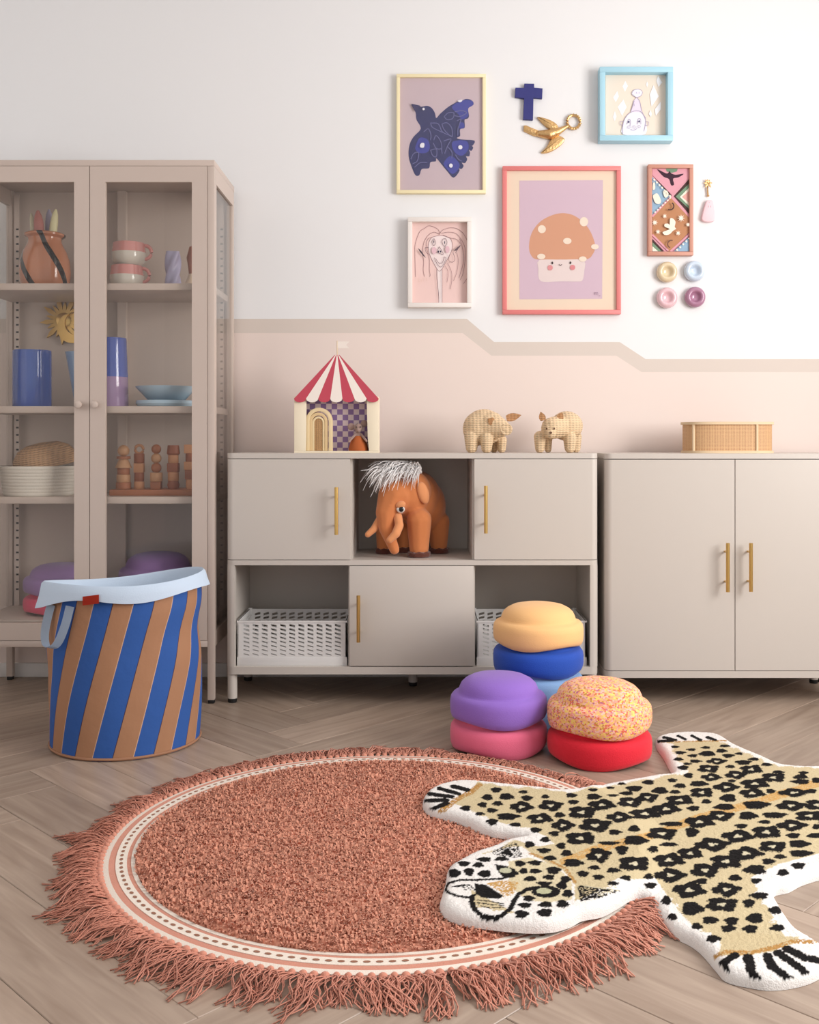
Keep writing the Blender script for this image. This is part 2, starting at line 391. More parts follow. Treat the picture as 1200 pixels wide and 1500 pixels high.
# ---- right cabinet
rx0, rx1 = fx(886.5), fx(1266)
rc = thing('sideboard', ((rx0+rx1)/2, 3.5, 0), 'greige two-door cabinet with rounded corners and paired brass bar handles', 'cabinet')
rz0, rz1 = fz(993), fz(983)
finish('top_panel', rounded_panel(rx0, rx1, YF, sy1, fz(672), fz(664.5), .025, 'lr'), greige, rc, 30)
finish('bottom_panel', rounded_panel(rx0, rx1, YF, sy1, rz0, rz1, .025, 'lr'), greige, rc, 30)
finish('back_panel', B(rx0+.01, rx1-.01, sy1-.01, sy1, rz1, fz(672)), greige, rc)
for xa in (rx0+.002, rx1-.018): finish('side_panel', B(xa, xa+.016, YF+.03, sy1, rz1, fz(672)), greige, rc)
d = finish('door', rounded_panel(rx0+.001, fx(1076.3), YF-.001, YF+.02, rz1+.002, fz(672)-.003, .022, 'l'), greige, rc, 30); handle(fx(1062), fz(865), fz(794), YF-.001, d)
d = finish('door', rounded_panel(fx(1077.5), rx1-.001, YF-.001, YF+.02, rz1+.002, fz(672)-.003, .022, 'r'), greige, rc, 30); handle(fx(1095.5), fz(864.5), fz(794), YF-.001, d)
for lx, ly in ((rx0+.02, YF+.022), (rx1-.02, YF+.022), (rx0+.02, 3.62), (fx(1192, 3.6), 3.6), (rx1-.02, 3.62)):
    bm = bmesh.new(); lathe(bm, [(.0155, .014), (.0155, rz0)], (lx, ly, 0)); lg = finish('leg', bm, greige, rc)
    bm = bmesh.new(); lathe(bm, [(.013, 0), (.0145, .003), (.0145, .014)], (lx, ly, 0)); finish('foot', bm, black, lg)

# ================================================================== STORAGE CRATES
crate_m = mat('white_plastic', (222, 219, 216), .45)
def slot_wall(bm, p0, ux, uz, n, wdt, hgt, cols, rows, th):
    """wall standing at p0, ux along, uz up, n outward; slanted slots cut through"""
    p0, ux, uz, n = map(Vector, (p0, ux, uz, n)); mu, z0, z1 = .014, .20*hgt, .93*hgt
    def Q(u, z, d): return bm.verts.new(p0+ux*u+uz*z-n*d)
    def quad(a, flip=False):
        bm.faces.new(a)
    def rect(u0, u1, a, b):
        for d in (0, th): quad([Q(u0, a, d), Q(u1, a, d), Q(u1, b, d), Q(u0, b, d)])
    rect(0, wdt, 0, z0); rect(0, wdt, z1, hgt); rect(0, mu, z0, z1); rect(wdt-mu, wdt, z0, z1)
    cw, ch = (wdt-2*mu)/cols, (z1-z0)/rows
    for i in range(cols):
        for j in range(rows):
            u0, a = mu+i*cw, z0+j*ch; t = (.12+.20*j/rows)*ch
            l, r = u0+.18*cw, u0+.82*cw; zl, zr = a+.70*ch, a+.34*ch
            inn = [(l, zl-t), (r, zr-t), (r, zr+t), (l, zl+t)]; out = [(u0, a), (u0+cw, a), (u0+cw, a+ch), (u0, a+ch)]
            for k in range(4):
                k2 = (k+1) % 4
                for d in (0, th): quad([Q(*out[k], d), Q(*out[k2], d), Q(*inn[k2], d), Q(*inn[k], d)])
                quad([Q(*inn[k], 0), Q(*inn[k2], 0), Q(*inn[k2], th), Q(*inn[k], th)])
    for (ua, za, ub, zb_) in ((0, hgt, wdt, hgt), (0, 0, 0, hgt), (wdt, 0, wdt, hgt)):
        quad([Q(ua, za, 0), Q(ub, zb_, 0), Q(ub, zb_, th), Q(ua, za, th)])
def crate(x0, x1, y0, y1, zb, h, label):
    t = thing('storage_crate', ((x0+x1)/2, (y0+y1)/2, zb), label, 'crate', 'white crates in the sideboard')
    th = .004; w = x1-x0; dp = y1-y0
    for (p0, ux, n, L, c) in (((x0, y0, zb), (1, 0, 0), (0, -1, 0), w, 11), ((x1, y1, zb), (-1, 0, 0), (0, 1, 0), w, 11),
                               ((x0, y1, zb), (0, -1, 0), (-1, 0, 0), dp, 7), ((x1, y0, zb), (0, 1, 0), (1, 0, 0), dp, 7)):
        bm = bmesh.new(); slot_wall(bm, p0, ux, (0, 0, 1), n, L, h, c, 8, th)
        bmesh.ops.remove_doubles(bm, verts=bm.verts, dist=1e-5); bmesh.ops.recalc_face_normals(bm, faces=bm.faces); finish('slotted_wall', bm, crate_m, t, 0)
    finish('base', B(x0+th, x1-th, y0+th, y1-th, zb, zb+.006), crate_m, t)
    finish('base_skirt', B(x0-.0012, x1+.0012, y0-.0012, y0+.002, zb, zb+.19*h, .0006), crate_m, t)
    for xx in (x0-.002, x1-.010): finish('corner_clip', B(xx, xx+.012, y1-.012, y1+.002, zb+h-.02, zb+h+.004, .001), crate_m, t)
    bm = bmesh.new(); 
    for (a, b, c, d_) in ((x0-.002, x1+.002, y0-.002, y0+.003), (x0-.002, x1+.002, y1-.003, y1+.002), (x0-.002, x0+.003, y0, y1), (x1-.003, x1+.002, y0, y1)): box(bm, a, b, c, d_, zb+h-.006, zb+h)
    finish('rim', bm, crate_m, t)
crate(fx(348, 3.334), fx(508, 3.334), 3.334, 3.57, zb1, .146, 'white slotted plastic crate in the lower compartment beside the display cabinet')
crate(fx(699, 3.334), fx(859, 3.334), 3.334, 3.57, zb1, .146, 'white slotted plastic crate behind the apricot foam stone')

# ================================================================== FOAM STEPPING STONES
def foam(name, col, speck=False):
    m = mat(name, col, .8, bump=.35, bscale=350, sheen=.15)
    if speck and not m.get('done'):
        nt = m.node_tree; b = nt.nodes['Principled BSDF']; v = N(nt, 'ShaderNodeTexVoronoi'); v.inputs['Scale'].default_value = 210
        tc = N(nt, 'ShaderNodeTexCoord'); mp = N(nt, 'ShaderNodeMapping'); mp.inputs['Scale'].default_value = (1, 1, 1.3); nt.links.new(tc.outputs['Object'], mp.inputs[0]); nt.links.new(mp.outputs[0], v.inputs['Vector'])
        sp = N(nt, 'ShaderNodeSeparateColor'); nt.links.new(v.outputs['Color'], sp.inputs[0])
        cr = N(nt, 'ShaderNodeValToRGB'); cr.color_ramp.interpolation = 'CONSTANT'; cr.color_ramp.elements.remove(cr.color_ramp.elements[1])
        for p, c in ((0, (250, 186, 120)), (.25, (246, 160, 140)), (.42, (252, 214, 110)), (.58, (232, 108, 84)), (.68, (248, 190, 178)), (.86, (206, 140, 60)), (.95, (200, 110, 140))):
            e = cr.color_ramp.elements.new(p) if p else cr.color_ramp.elements[0]; e.color = rgb(*c)
        nt.links.new(sp.outputs[0], cr.inputs[0]); nt.links.new(cr.outputs[0], b.inputs['Base Color']); m['done'] = 1
    return m
PROF = [(.0, .42), (.38, .40), (.58, .355), (.72, .285), (.795, .20), (.835, .10), (.87, .02), (.92, .0), (.965, .05), (.99, .14), (1, .26), (1, .40), (.985, .50), (.94, .565), (.88, .59), (.84, .605), (.825, .64), (.81, .70), (.77, .79), (.69, .87), (.56, .94), (.38, .98), (.2, .997), (0, 1)]
def stone(x, y, z, R, Hh, m, label, ph=0, group='foam stepping stones'):
    def wob(a, r, hh):
        w = max(0, 1-hh/.035) if Hh else 0
        return r, hh + .011*w*(.5+.5*math.cos(3*a+ph))*(1 if r > .86*R else 0)
    bm = bmesh.new(); lathe(bm, [(r*R, hh*Hh) for r, hh in PROF], (x, y, z), seg=64, wob=wob)
    o = finish('stepping_stone', bm, m, None, 60); tag(o, label, 'foam stone', group); return o
SPC, SH = .079, .126
xa, ya = fx(730.5, 2.845), 2.845
stone(xa, ya, 0, .134, SH, foam('foam_pink', (232, 106, 138)), 'pink foam stone at the bottom under the purple one', .5)
stone(xa, ya, SPC, .134, SH, foam('foam_purple', (143, 103, 196)), 'purple foam stone stacked on the pink stone', 1.2)
xb, yb = fx(878, 2.757), 2.757
stone(xb, yb, 0, .139, SH, foam('foam_red', (222, 18, 44)), 'red foam stone under the confetti-speckled one', 2.4)
stone(xb, yb, SPC, .139, SH+.004, foam('foam_confetti', (246, 170, 120), True), 'orange confetti-speckled foam stone on top of the red one', .9)
xc, yc = fx(788.5, 3.085), 3.085
stone(xc, yc, 0, .135, SH, foam('foam_lightblue', (132, 170, 214)), 'foam stone at the very bottom, hidden under the pale blue stone', 0)
stone(xc, yc, .079, .135, SH, foam('foam_lightblue', (132, 170, 214)), 'pale blue foam stone below the royal blue one', 1.6)
stone(xc, yc, .158, .135, SH, foam('foam_blue', (20, 74, 178)), 'royal blue foam stone between apricot and pale blue', .2)
stone(xc, yc, .237, .135, SH, foam('foam_apricot', (250, 196, 132)), 'apricot foam stone topping the stack before the sideboard', 2.9)

# ================================================================== ROUND RUG
RX, RY, RR = -.085, 2.18, .563
terra = mat('terracotta_yarn', (206, 140, 118), .95, sheen=.1, bump=.4, bscale=300, var=.12, vscale=30)
terra_pile = mat('terracotta_pile', (214, 148, 122), .95, sheen=.1, var=.14, vscale=14)
cream = mat('cream_cotton', (236, 224, 210), .9, bump=.4, bscale=500)
rug = thing('round_rug', (RX, RY, 0), 'round terracotta shag rug with white woven border and fringe', 'rug')
def ring(r0, r1, z0, z1, m, name, seg=160, mi=0):
    bm = bmesh.new()
    lathe(bm, [(r0, z0*.2), (r0, z0), (r1, z1), (r1, z1*.2)], (RX, RY, 0), seg=seg, cap=False)
    bmesh.ops.recalc_face_normals(bm, faces=bm.faces)
    return finish(name, bm, m, rug)
ring(.551, .563, .010, .008, cream, 'border_stripe'); ring(.538, .551, .010, .010, terra, 'border_stripe')
chain = ring(.516, .538, .011, .011, cream, 'border_stripe'); ring(.508, .516, .010, .010, terra, 'border_stripe'); ring(.500, .508, .011, .011, cream, 'border_stripe')
bm = bmesh.new(); hm = mat('chain_hole_brown', (150, 104, 82), .95)
for k in range(160):
    a = 2*math.pi*k/160; c = Vector((RX+.527*math.cos(a), RY+.527*math.sin(a), .0115)); t = Vector((-math.sin(a), math.cos(a), 0)); n = Vector((math.cos(a), math.sin(a), 0))
    vs = [bm.verts.new(c+t*(.0062*math.cos(q))+n*(.0036*math.sin(q))) for q in [2*math.pi*i/10 for i in range(10)]]; bm.faces.new(vs)
st = finish('chain_opening', bm, hm, rug, 0); st['kind'] = 'stuff'
# pile: domed base + tufts
bm = bmesh.new(); lathe(bm, [(0, .016), (.2, .016), (.4, .015), (.49, .013), (.503, .006), (.503, 0)], (RX, RY, 0), seg=120, cap=False); finish('pile_base', bm, terra_pile, rug)
nt_ = 42000; rr = .5*np.sqrt(np.random.rand(nt_)); th = np.random.rand(nt_)*2*np.pi
bx_, by_ = RX+rr*np.cos(th), RY+rr*np.sin(th); az = np.random.rand(nt_)*2*np.pi; ln = .008+.006*np.random.rand(nt_); tilt = .3+.75*np.random.rand(nt_); wd = .0014+.0010*np.random.rand(nt_)
bz = np.where(rr > .485, .010, .0145)
dx, dy = np.cos(az)*np.sin(tilt)*ln, np.sin(az)*np.sin(tilt)*ln; dz = np.cos(tilt)*ln; sx_, sy_ = -np.sin(az)*wd, np.cos(az)*wd
V = np.zeros((nt_, 5, 3)); V[:, 0] = np.stack([bx_+sx_, by_+sy_, bz], 1); V[:, 1] = np.stack([bx_-sx_, by_-sy_, bz], 1)
V[:, 2] = np.stack([bx_+dx*.6-sx_, by_+dy*.6-sy_, bz+dz*.8], 1); V[:, 3] = np.stack([bx_+dx*.6+sx_, by_+dy*.6+sy_, bz+dz*.8], 1); V[:, 4] = np.stack([bx_+dx, by_+dy, bz+dz*.75], 1)
base = np.arange(nt_)*5; faces = [(b, b+1, b+2, b+3) for b in base.tolist()] + [(b+3, b+2, b+4) for b in base.tolist()]
me = bpy.data.meshes.new('pile'); me.from_pydata((V.reshape(-1, 3)-np.array([RX, RY, 0])).tolist(), [], faces); me.materials.append(terra_pile); me.shade_smooth()
po = bpy.data.objects.new('pile', me); COL.objects.link(po); po.parent = rug; po['kind'] = 'stuff'
# knots and tassels
tv = []
for q in range(12):
    bm = bmesh.new(); rnd = random.Random(q); ball(bm, (0, .004, .008), (.0072, .0065, .0065), 0, 2)
    L0 = .062+.035*rnd.random(); sway = rnd.uniform(-.03, .03)
    for s in range(15):
        a0 = rnd.uniform(-1, 1); ln = L0*rnd.uniform(.75, 1.12); pts_ = []; ph = rnd.uniform(0, 6.28); amp = rnd.uniform(.003, .010); zz = rnd.uniform(.002, .018); fq = rnd.uniform(5, 13)
        for k in range(8):
            t = k/7; pts_.append((a0*.004+a0*.020*t**1.2+sway*t*t+amp*math.sin(ph+t*fq), .006+ln*t, max(.0016, .008*(1-t)+zz*math.sin(math.pi*min(1, t*1.1))*.8+.0016)))
        tube(bm, pts_, .0013, 3)
    me = bpy.data.meshes.new('tassel'); bm.to_mesh(me); bm.free(); me.materials.append(terra); me.shade_smooth(); tv.append(me)
NT = 196
for k in range(NT):
    a = 2*math.pi*(k+.5)/NT; o = bpy.data.objects.new('tassel', tv[random.randrange(12)]); COL.objects.link(o); o.parent = rug
    o.location = (RR*math.cos(a), RR*math.sin(a), 0); o.rotation_euler = (0, 0, a-math.pi/2+random.uniform(-.12, .12)); s = random.uniform(.85, 1.15)
    near_stone = abs(a-math.radians(58)) < math.radians(17)
    o.scale = (s, s*(1.12 if math.sin(a) < 0 else (.36 if near_stone else .85)), 1)

# ================================================================== LEOPARD RUG
OUT = [(695,1147.5),(740,1152),(790,1157),(825,1161),(870,1155),(920,1146),(960,1139),(985,1135),(980,1122),(972,1107),(962,1092),(963,1082),(990,1076.5),(1025,1076),(1055,1080),(1080,1095),(1120,1112),(1145,1123),(1175,1126),(1200,1126),
 (1240,1124),(1275,1105),(1320,1098),(1345,1108),(1330,1128),(1305,1150),(1330,1165),(1420,1150),(1500,1130),(1560,1135),(1500,1155),(1400,1180),(1330,1196),(1310,1230),(1330,1262),(1370,1300),(1380,1330),(1340,1345),(1290,1322),(1250,1290),(1225,1280),
 (1200,1283),(1174,1291),(1155,1301),(1133.5,1307),(1140.5,1325),(1155,1348),(1169,1365),(1191.5,1379),(1210,1392),(1214,1410),(1200,1426),(1172,1437),(1132,1442.6),(1095,1438),(1064,1430),(1050,1416),(1030,1393),(1013,1379),(987.5,1366),(970.5,1350.5),(956,1328),(942,1314),(926,1312),
 (905,1324),(882,1336),(852,1342),(835,1351),(805,1359),(765,1359.5),(720,1355),(682,1350),(655,1340),(644,1327),(647,1312),(652,1295),(656,1275),(670,1265),(695,1252),(720,1244),(740,1235),(757,1231),(767,1229),
 (745,1224),(720,1220),(700,1214),(682,1205),(652,1196),(632,1191),(621,1182),(619.5,1172),(627.5,1161),(645,1152.5),(670,1147.5)]
SOL = """727,1157,8,4 767,1160,7,2.5 799,1167,6,3 837,1165,8,3.5 869,1157,7,2.5 714,1168,8,4.5 742,1167,11,5 772,1169,8.5,4 707,1179,7,4 729,1177,8,3.5 721,1187,8,3.5 840,1175,8,3.5 682,1184,8,4 703,1192,7,2.5 744,1196,17,5 721,1204,8.5,5 755,1208,9,3 820,1194,8,4 785,1216,8.5,4 812,1221,8,4 799,1230,7.5,4 776,1237,7.5,5 797,1246,10,4 822,1239,7,5 830,1250,8,5
989,1094,6,2 1013,1098,7,2 1034,1095,7,2 1062,1092.6,8,2 997,1102.5,8,2.5 1015,1107,7,2.5 1036,1104,12,4 1057,1099.7,8,3 1067,1107,9,3 1083,1104,6,2 994,1112,7,2.5 1019,1115,9,2.5 1089,1116.7,12,3.5 1104,1112,8,2.5 1123,1120,8,2.5 1007,1119,6,2 1001,1124.6,8,3.5 1070,1123,7,2.5 1140,1131,9,2.5 1177,1132,7,2.5 1009,1136,7,4 1173,1138,11,3.5 1197,1143,8,4 985,1143,7,3 950,1146,9,3.5 911,1148,6,2 894,1154,6,2 929,1155,12,4.5 996,1151,9,3.5 1024,1148,14,4 1072,1144,6,2.5 1173,1145,14,3.5 967,1158,12,5 870,1167,11,4.5 898,1165,9,2 918,1162,10,3 989,1160,8,3 1129,1159,7,3.5 1188,1159,9,3.5 1067,1169,12,6 1035,1174,7,3.5 1108,1179,20,6 1016,1184,9,4 1061,1182,16,4.5 1096,1195,14,6 1135,1194,18,4.5 984,1207,17,3.5 929,1214,9,5 901,1219,10,4 1086,1210,9.5,3.5 1120,1204,9,3 1197,1211,7,4 1014,1219,10,7 1162,1224,10,4 1194,1224,12,4 931,1231,18,7 892,1235,16,3 861,1229,12,6 980,1237,14,3 1171,1236,16,5.5 911,1245,9,7 957,1244,8,5 1143,1255,9,3.5 1174,1250,18,5 863,1189,10,6
871,1271,9,3.5 899,1275,10,4 877,1285,8.5,4 917,1286,8,4 950,1284,7,4.5 898,1294,9,3 953,1297,9,4.5 1027,1291,10,4.5 1077,1286,10,4.5 1126,1262,10,4.5 1170,1268,10,5 1106,1274,17,7 1147,1278,8.5,5 1108,1290,8,4 1112,1312,14,5 976,1319,7,7 1014,1331,16,10 1097,1323,9,6.5 1136,1333,10,6 985,1343,7,5 1041,1348,12,5.5 1072,1349,10.5,6 1106,1345,12.5,7.5 1021,1357,8.5,5 1067,1360,11,5 1099,1361,10.5,6.5 1139,1359,11,5 1045,1375,11,5.5
680,1265,9,4 709,1259,11,3.5 701,1267,8,4 666,1279,9,6.5 687,1277,7.5,6 710,1280,9.5,5.5 735,1258,10,3.5 762,1265,8,4.5 784,1264,10,4 767,1276,6,4.5 784,1276,9,3.5 811,1275,11,5.5 804,1285,9,4 777,1287,9,4 829,1288,8,5 797,1294,12,3 823,1297,8,5.5 832,1309,8,5.5 775,1316,9,4.5 769,1326,10,4 799,1325,10,4.5 824,1324,9,6 764,1339,10,6 798,1337,11,6 806,1257,10,3.5 840,1264,15,6 854,1280,9,4.5
1230,1150,14,5 1262,1180,10,4 1290,1160,12,5 1235,1220,14,6 1270,1240,12,5 1290,1115,8,3 1320,1290,9,5 1225,1258,12,4 1300,1265,12,6"""
ROS = """764,1182,17,8 807,1180,18,8 852,1190,20,9.5 791,1199,19,7.5 825,1209,17,8.5 872,1209,24,10 850,1228,22,9.5 882,1179,20,8 1050,1115,15,4.5 1038,1126,16,6 1101,1127,17,6.5 1042,1138.5,15,5.5 1078,1135,16,6 1133,1139,19,7 1106,1148,21,7.5 1064,1153,19,7 949,1168,16,7 1028,1161,18,7.5 1102,1162,19,7 1163,1161,23,6 923,1175,19,7.5 996,1172,21,7.5 976,1185,21,8.5 1159,1180,22,7.5 1197,1179,18,8 945,1192,23,8 907,1197,19,7.5 1055,1195,21,7.5 1186,1195,22,7.5 1025,1204,22,9 1160,1209,22,8 970,1221,23,9 1123,1219,22,9.5 1081,1225,24,9 1044,1237,26,9.5 1132,1240,21,8.5 1011,1250,19,9 1093,1250,25,9.5 877,1253,18,11 929,1265,24,11 980,1260,23,10 982,1282,23,10 1033,1275,22,10.5 1064,1262,24,10.5 1010,1304,24,11.5 1064,1303,21,10 1058,1325,25,10.5 1215,1200,20,8 1250,1160,18,7 1240,1240,20,8 1260,1205,20,8"""
def leopard():
    ZT = .02
    def lift_at(P): return .019*np.clip((.60-np.hypot(P[:, 0]-RX, P[:, 1]-RY))/.06, 0, 1)
    op = np.array(smooth_closed(OUT, 4)); ow = np.zeros_like(op); zz = np.full(len(op), .010)
    for it in range(6):
        Yo = (CH-zz)*F/(op[:, 1]-HY); ow = np.stack([(op[:, 0]-CX)*Yo/F, Yo], 1); zz = .5*zz+.5*(lift_at(ow)+.010)
    # keep the off-frame tail side sensible
    x0, y0 = ow.min(0)-.01; x1, y1 = ow.max(0)+.01; st = .0025
    gx = np.arange(x0, x1, st); gy = np.arange(y0, y1, st); GX, GY = np.meshgrid(gx, gy); Pn = np.stack([GX.ravel(), GY.ravel()], 1)
    A = ow; Bv = np.roll(ow, -1, 0)
    inside = np.zeros(len(Pn), bool); dmin = np.full(len(Pn), 9.); near = np.zeros_like(Pn)
    for a, b in zip(A, Bv):
        c = ((a[1] > Pn[:, 1]) != (b[1] > Pn[:, 1]))
        if a[1] != b[1]: inside ^= c & (Pn[:, 0] < (b[0]-a[0])*(Pn[:, 1]-a[1])/(b[1]-a[1])+a[0])
        ab = b-a; t = np.clip(((Pn-a)@ab)/max(ab@ab, 1e-12), 0, 1); q = a+t[:, None]*ab; dd = np.hypot(*(Pn-q).T); m = dd < dmin; dmin[m] = dd[m]; near[m] = q[m]
    ny, nx = GX.shape; ins = inside.reshape(ny, nx)
    cell = ins[:-1, :-1] | ins[1:, :-1] | ins[:-1, 1:] | ins[1:, 1:]
    used = np.zeros((ny, nx), bool); used[:-1, :-1] |= cell; used[1:, :-1] |= cell; used[:-1, 1:] |= cell; used[1:, 1:] |= cell
    uf = used.ravel(); P2 = np.where(inside[:, None], Pn, near); d = np.where(inside, dmin, 0)
    lift = lift_at(P2)
    rnd = np.random.RandomState(3); nz = rnd.rand(len(Pn))
    edge = np.clip(d/.020, 0, 1); Z = lift+.003+.019*np.sqrt(1-(1-edge)**2)+.0018*(nz-.5)*(d > .004)
    Z[~inside] = lift[~inside]+.0005
    # colour, by where each point shows in the photo frame
    px = CX+P2[:, 0]*F/P2[:, 1]; py = HY+(CH-Z)*F/P2[:, 1]
    s1 = np.sin(px*.21+py*.37)*.5+np.sin(px*.083-py*.19+1.3)*.5; jit = (nz-.5)
    col = np.zeros((len(Pn), 3)); WH, TN, BR, BK, PALE = (236, 231, 226), (204, 187, 150), (180, 136, 78), (20, 17, 17), (206, 196, 168)
    def setc(m, c): col[m] = c
    setc(np.ones(len(Pn), bool), WH)
    body = (d > .030+.010*s1+.01*jit) & (px > 690)
    setc(body, TN)
    def inpoly(pl):
        r = np.zeros(len(px), bool); pl = np.array(pl, float)
        for a, b in zip(pl, np.roll(pl, -1, 0)):
            if a[1] != b[1]: r ^= ((a[1] > py) != (b[1] > py)) & (px < (b[0]-a[0])*(py-a[1])/(b[1]-a[1])+a[0])
        return r
    # white fields on chest and legs, tan on forearm
    setc(inpoly([(655,1190),(700,1196),(760,1212),(800,1224),(812,1236),(790,1240),(760,1232),(690,1214)]), WH)
    setc(inpoly([(672,1152),(700,1152),(790,1166),(800,1200),(740,1204),(690,1186),(668,1178)]), TN)
    setc(inpoly([(905,1290),(960,1286),(990,1330),(1030,1372),(1050,1400),(1030,1396),(985,1368),(950,1325)]), WH)
    setc(inpoly([(1100,1285),(1140,1266),(1200,1250),(1200,1290),(1140,1310),(1175,1372),(1150,1372),(1120,1320)]), WH)
    # spine streaks
    def seg(p, q, w, c, lim=1.):
        a, b = np.array(p, float), np.array(q, float); ab = b-a; t = np.clip(((px-a[0])*ab[0]+(py-a[1])*ab[1])/(ab@ab), 0, 1)
        dd = np.hypot(px-a[0]-t*ab[0], (py-a[1]-t*ab[1])*1.6); setc((dd < w*(1+.12*s1)+.8*jit) & (nz < lim), c)
    def path(pl, w, c, lim=1.):
        for p, q in zip(pl[:-1], pl[1:]): seg(p, q, w, c, lim)
    path([(828, 1262), (870, 1245), (960, 1222), (1030, 1196), (1110, 1175), (1200, 1146), (1300, 1120)], 9, (202, 160, 100), .85)
    # head: cream face
    head = inpoly([(655,1285),(665,1268),(700,1254),(745,1240),(765,1240),(790,1258),(825,1275),(842,1296),(842,1330),(820,1345),(780,1350)])
    setc(head & (d > .02), WH)
    setc(inpoly([(745,1262),(775,1256),(815,1268),(838,1292),(838,1318),(800,1322),(770,1318),(745,1296)]), (214, 200, 166))
    path([(776, 1250), (800, 1258), (828, 1272), (842, 1292)], 3, BR, .8)
    # spots
    k = 0
    for txt, ros in ((SOL, 0), (ROS, 1)):
        for tok in txt.split():
            cx_, cy_, a, b = map(float, tok.split(',')); k += 1; a *= (.97 if ros else 1.); b *= (.97 if ros else 1.)
            dx, dy = (px-cx_)/a, (py-cy_)/b; m0 = (abs(dx) < 1.6) & (abs(dy) < 1.6); rr_ = np.hypot(dx, dy); an = np.arctan2(dy, dx); ph = k*1.7
            lim = (1.0+.13*np.cos(4*an+ph)+.07*np.cos(7*an+2*ph)) if ros else (1.0+.10*np.cos(3*an+ph)+.06*np.cos(5*an+ph))
            setc(m0 & (rr_ < lim+.12*jit), BK)
            if ros: setc(m0 & (rr_ < .24+.07*np.cos(3*an+ph)), PALE)
    # paws: stripes
    def stripes(lines, w):
        for p, q in lines: seg(p, q, w, BK)
    m = inpoly([(610,1196),(610,1140),(703,1140),(690,1160),(668,1172),(655,1196)]); setc(m, WH)
    path([(702, 1150), (690, 1160), (668, 1172), (650, 1186), (640, 1192)], 5, BR, .9)
    stripes([((664,1152),(684,1157)), ((644,1155),(672,1163)), ((630,1163),(662,1167)), ((622,1173),(654,1172)), ((628,1187),(654,1177))], 4.6)
    m = inpoly([(955,1094),(955,1070),(1070,1070),(1064,1085),(1010,1086),(966,1088)]); setc(m, WH)
    path([(966, 1087), (1010, 1086), (1064, 1085)], 1.6, BR, .8); stripes([((964,1086),(985,1085)), ((973,1080),(990,1084)), ((994,1078),(1004,1083)), ((1014,1078),(1026,1084)), ((1037,1080),(1048,1084))], 3)
    m = inpoly([(1044,1401),(1080,1400),(1130,1392),(1165,1378),(1192,1378),(1230,1390),(1230,1450),(1040,1450)]); setc(m, WH)
    setc(inpoly([(1062,1366),(1120,1368),(1160,1372),(1170,1380),(1130,1394),(1080,1401),(1052,1400)]), (202, 184, 146))
    path([(1046, 1402), (1066, 1394), (1100, 1396), (1135, 1388), (1160, 1379), (1192, 1380)], 5, BR, .85)
    stripes([((1076,1400),(1058,1412)), ((1058,1412),(1064,1428)), ((1096,1402),(1100,1422)), ((1100,1422),(1112,1438)), ((1124,1400),(1132,1416)), ((1132,1416),(1154,1432)), ((1140,1396),(1172,1418)), ((1172,1418),(1184,1430)), ((1154,1390),(1180,1403)), ((1180,1403),(1210,1408))], 8)
    # face
    path([(652,1300),(658,1293),(675,1289),(700,1289),(737,1287),(757,1281)], 2.4, BK)
    path([(652,1300),(656,1307),(668,1312),(688,1315),(698,1310)], 2.6, BK)
    setc(inpoly([(695,1294),(712,1296),(738,1312),(730,1317),(706,1315),(697,1308)]), BK)
    setc(inpoly([(712,1294),(735,1290),(760,1292),(752,1310),(738,1314),(722,1300)]) & (nz < .75), (196, 152, 88))
    path([(692,1313),(691,1322),(696,1333),(706,1342),(720,1346),(735,1341),(748,1331),(753,1320),(760,1310),(772,1303),(790,1300)], 4.2, BK)
    setc(inpoly([(700,1338),(735,1342),(728,1352),(706,1350)]), BK)
    for yo in (0, 6, 12): path([(662+yo*.6, 1299), (676+yo, 1296), (684+yo, 1304)], 1.1, BK); path([(700, 1318+yo*.7), (716, 1320+yo*.8), (738, 1324+yo*.4)], 1.1, BK)
    setc(inpoly([(725,1266),(740,1268),(754,1273),(761,1280),(750,1286),(738,1285),(730,1278)]), BK); setc(np.hypot((px-741)/9, (py-1275)/4) < 1, (190, 188, 160))
    setc(np.hypot((px-800)/21, (py-1306)/9) < 1, BK); setc(np.hypot((px-797)/11, (py-1305)/4.5) < 1, (186, 184, 150))
    setc(inpoly([(722,1246),(740,1238),(757,1233),(766,1256),(750,1257),(735,1254),(722,1252)]) & (nz < .5), BK); setc(inpoly([(733,1250),(744,1241),(754,1254)]), BK)
    setc(inpoly([(846,1297),(880,1300),(909,1305),(880,1315),(850,1320)]) & (nz < .8), BK); path([(856, 1298), (905, 1304)], 1, PALE); setc(inpoly([(870,1307),(900,1305),(880,1313)]) & (nz < .6), PALE)
    setc(d < .004, WH)
    idx = -np.ones(len(Pn), int); idx[uf] = np.arange(uf.sum()); idx = idx.reshape(ny, nx); cy, cx_ = np.nonzero(cell)
    faces = np.stack([idx[cy, cx_], idx[cy, cx_+1], idx[cy+1, cx_+1], idx[cy+1, cx_]], 1)
    co = np.concatenate([P2, Z[:, None]], 1)[uf]; c0 = co.mean(0); c0[2] = 0
    me = bpy.data.meshes.new('leopard_rug'); me.from_pydata((co-c0).tolist(), [], faces.tolist()); me.shade_smooth()
    ca = me.color_attributes.new('pile_colour', 'FLOAT_COLOR', 'POINT'); C = col[uf]/255.; C = np.where(C <= .04045, C/12.92, ((C+.055)/1.055)**2.4)
    ca.data.foreach_set('color', np.concatenate([C, np.ones((len(C), 1))], 1).astype(np.float32).ravel())
    m = bpy.data.materials.new('tufted_wool'); m.use_nodes = True; nt = m.node_tree; b = nt.nodes['Principled BSDF']; at = N(nt, 'ShaderNodeAttribute', attribute_name='pile_colour')
    nt.links.new(at.outputs['Color'], b.inputs['Base Color']); b.inputs['Roughness'].default_value = .95; b.inputs['Specular IOR Level'].default_value = .2
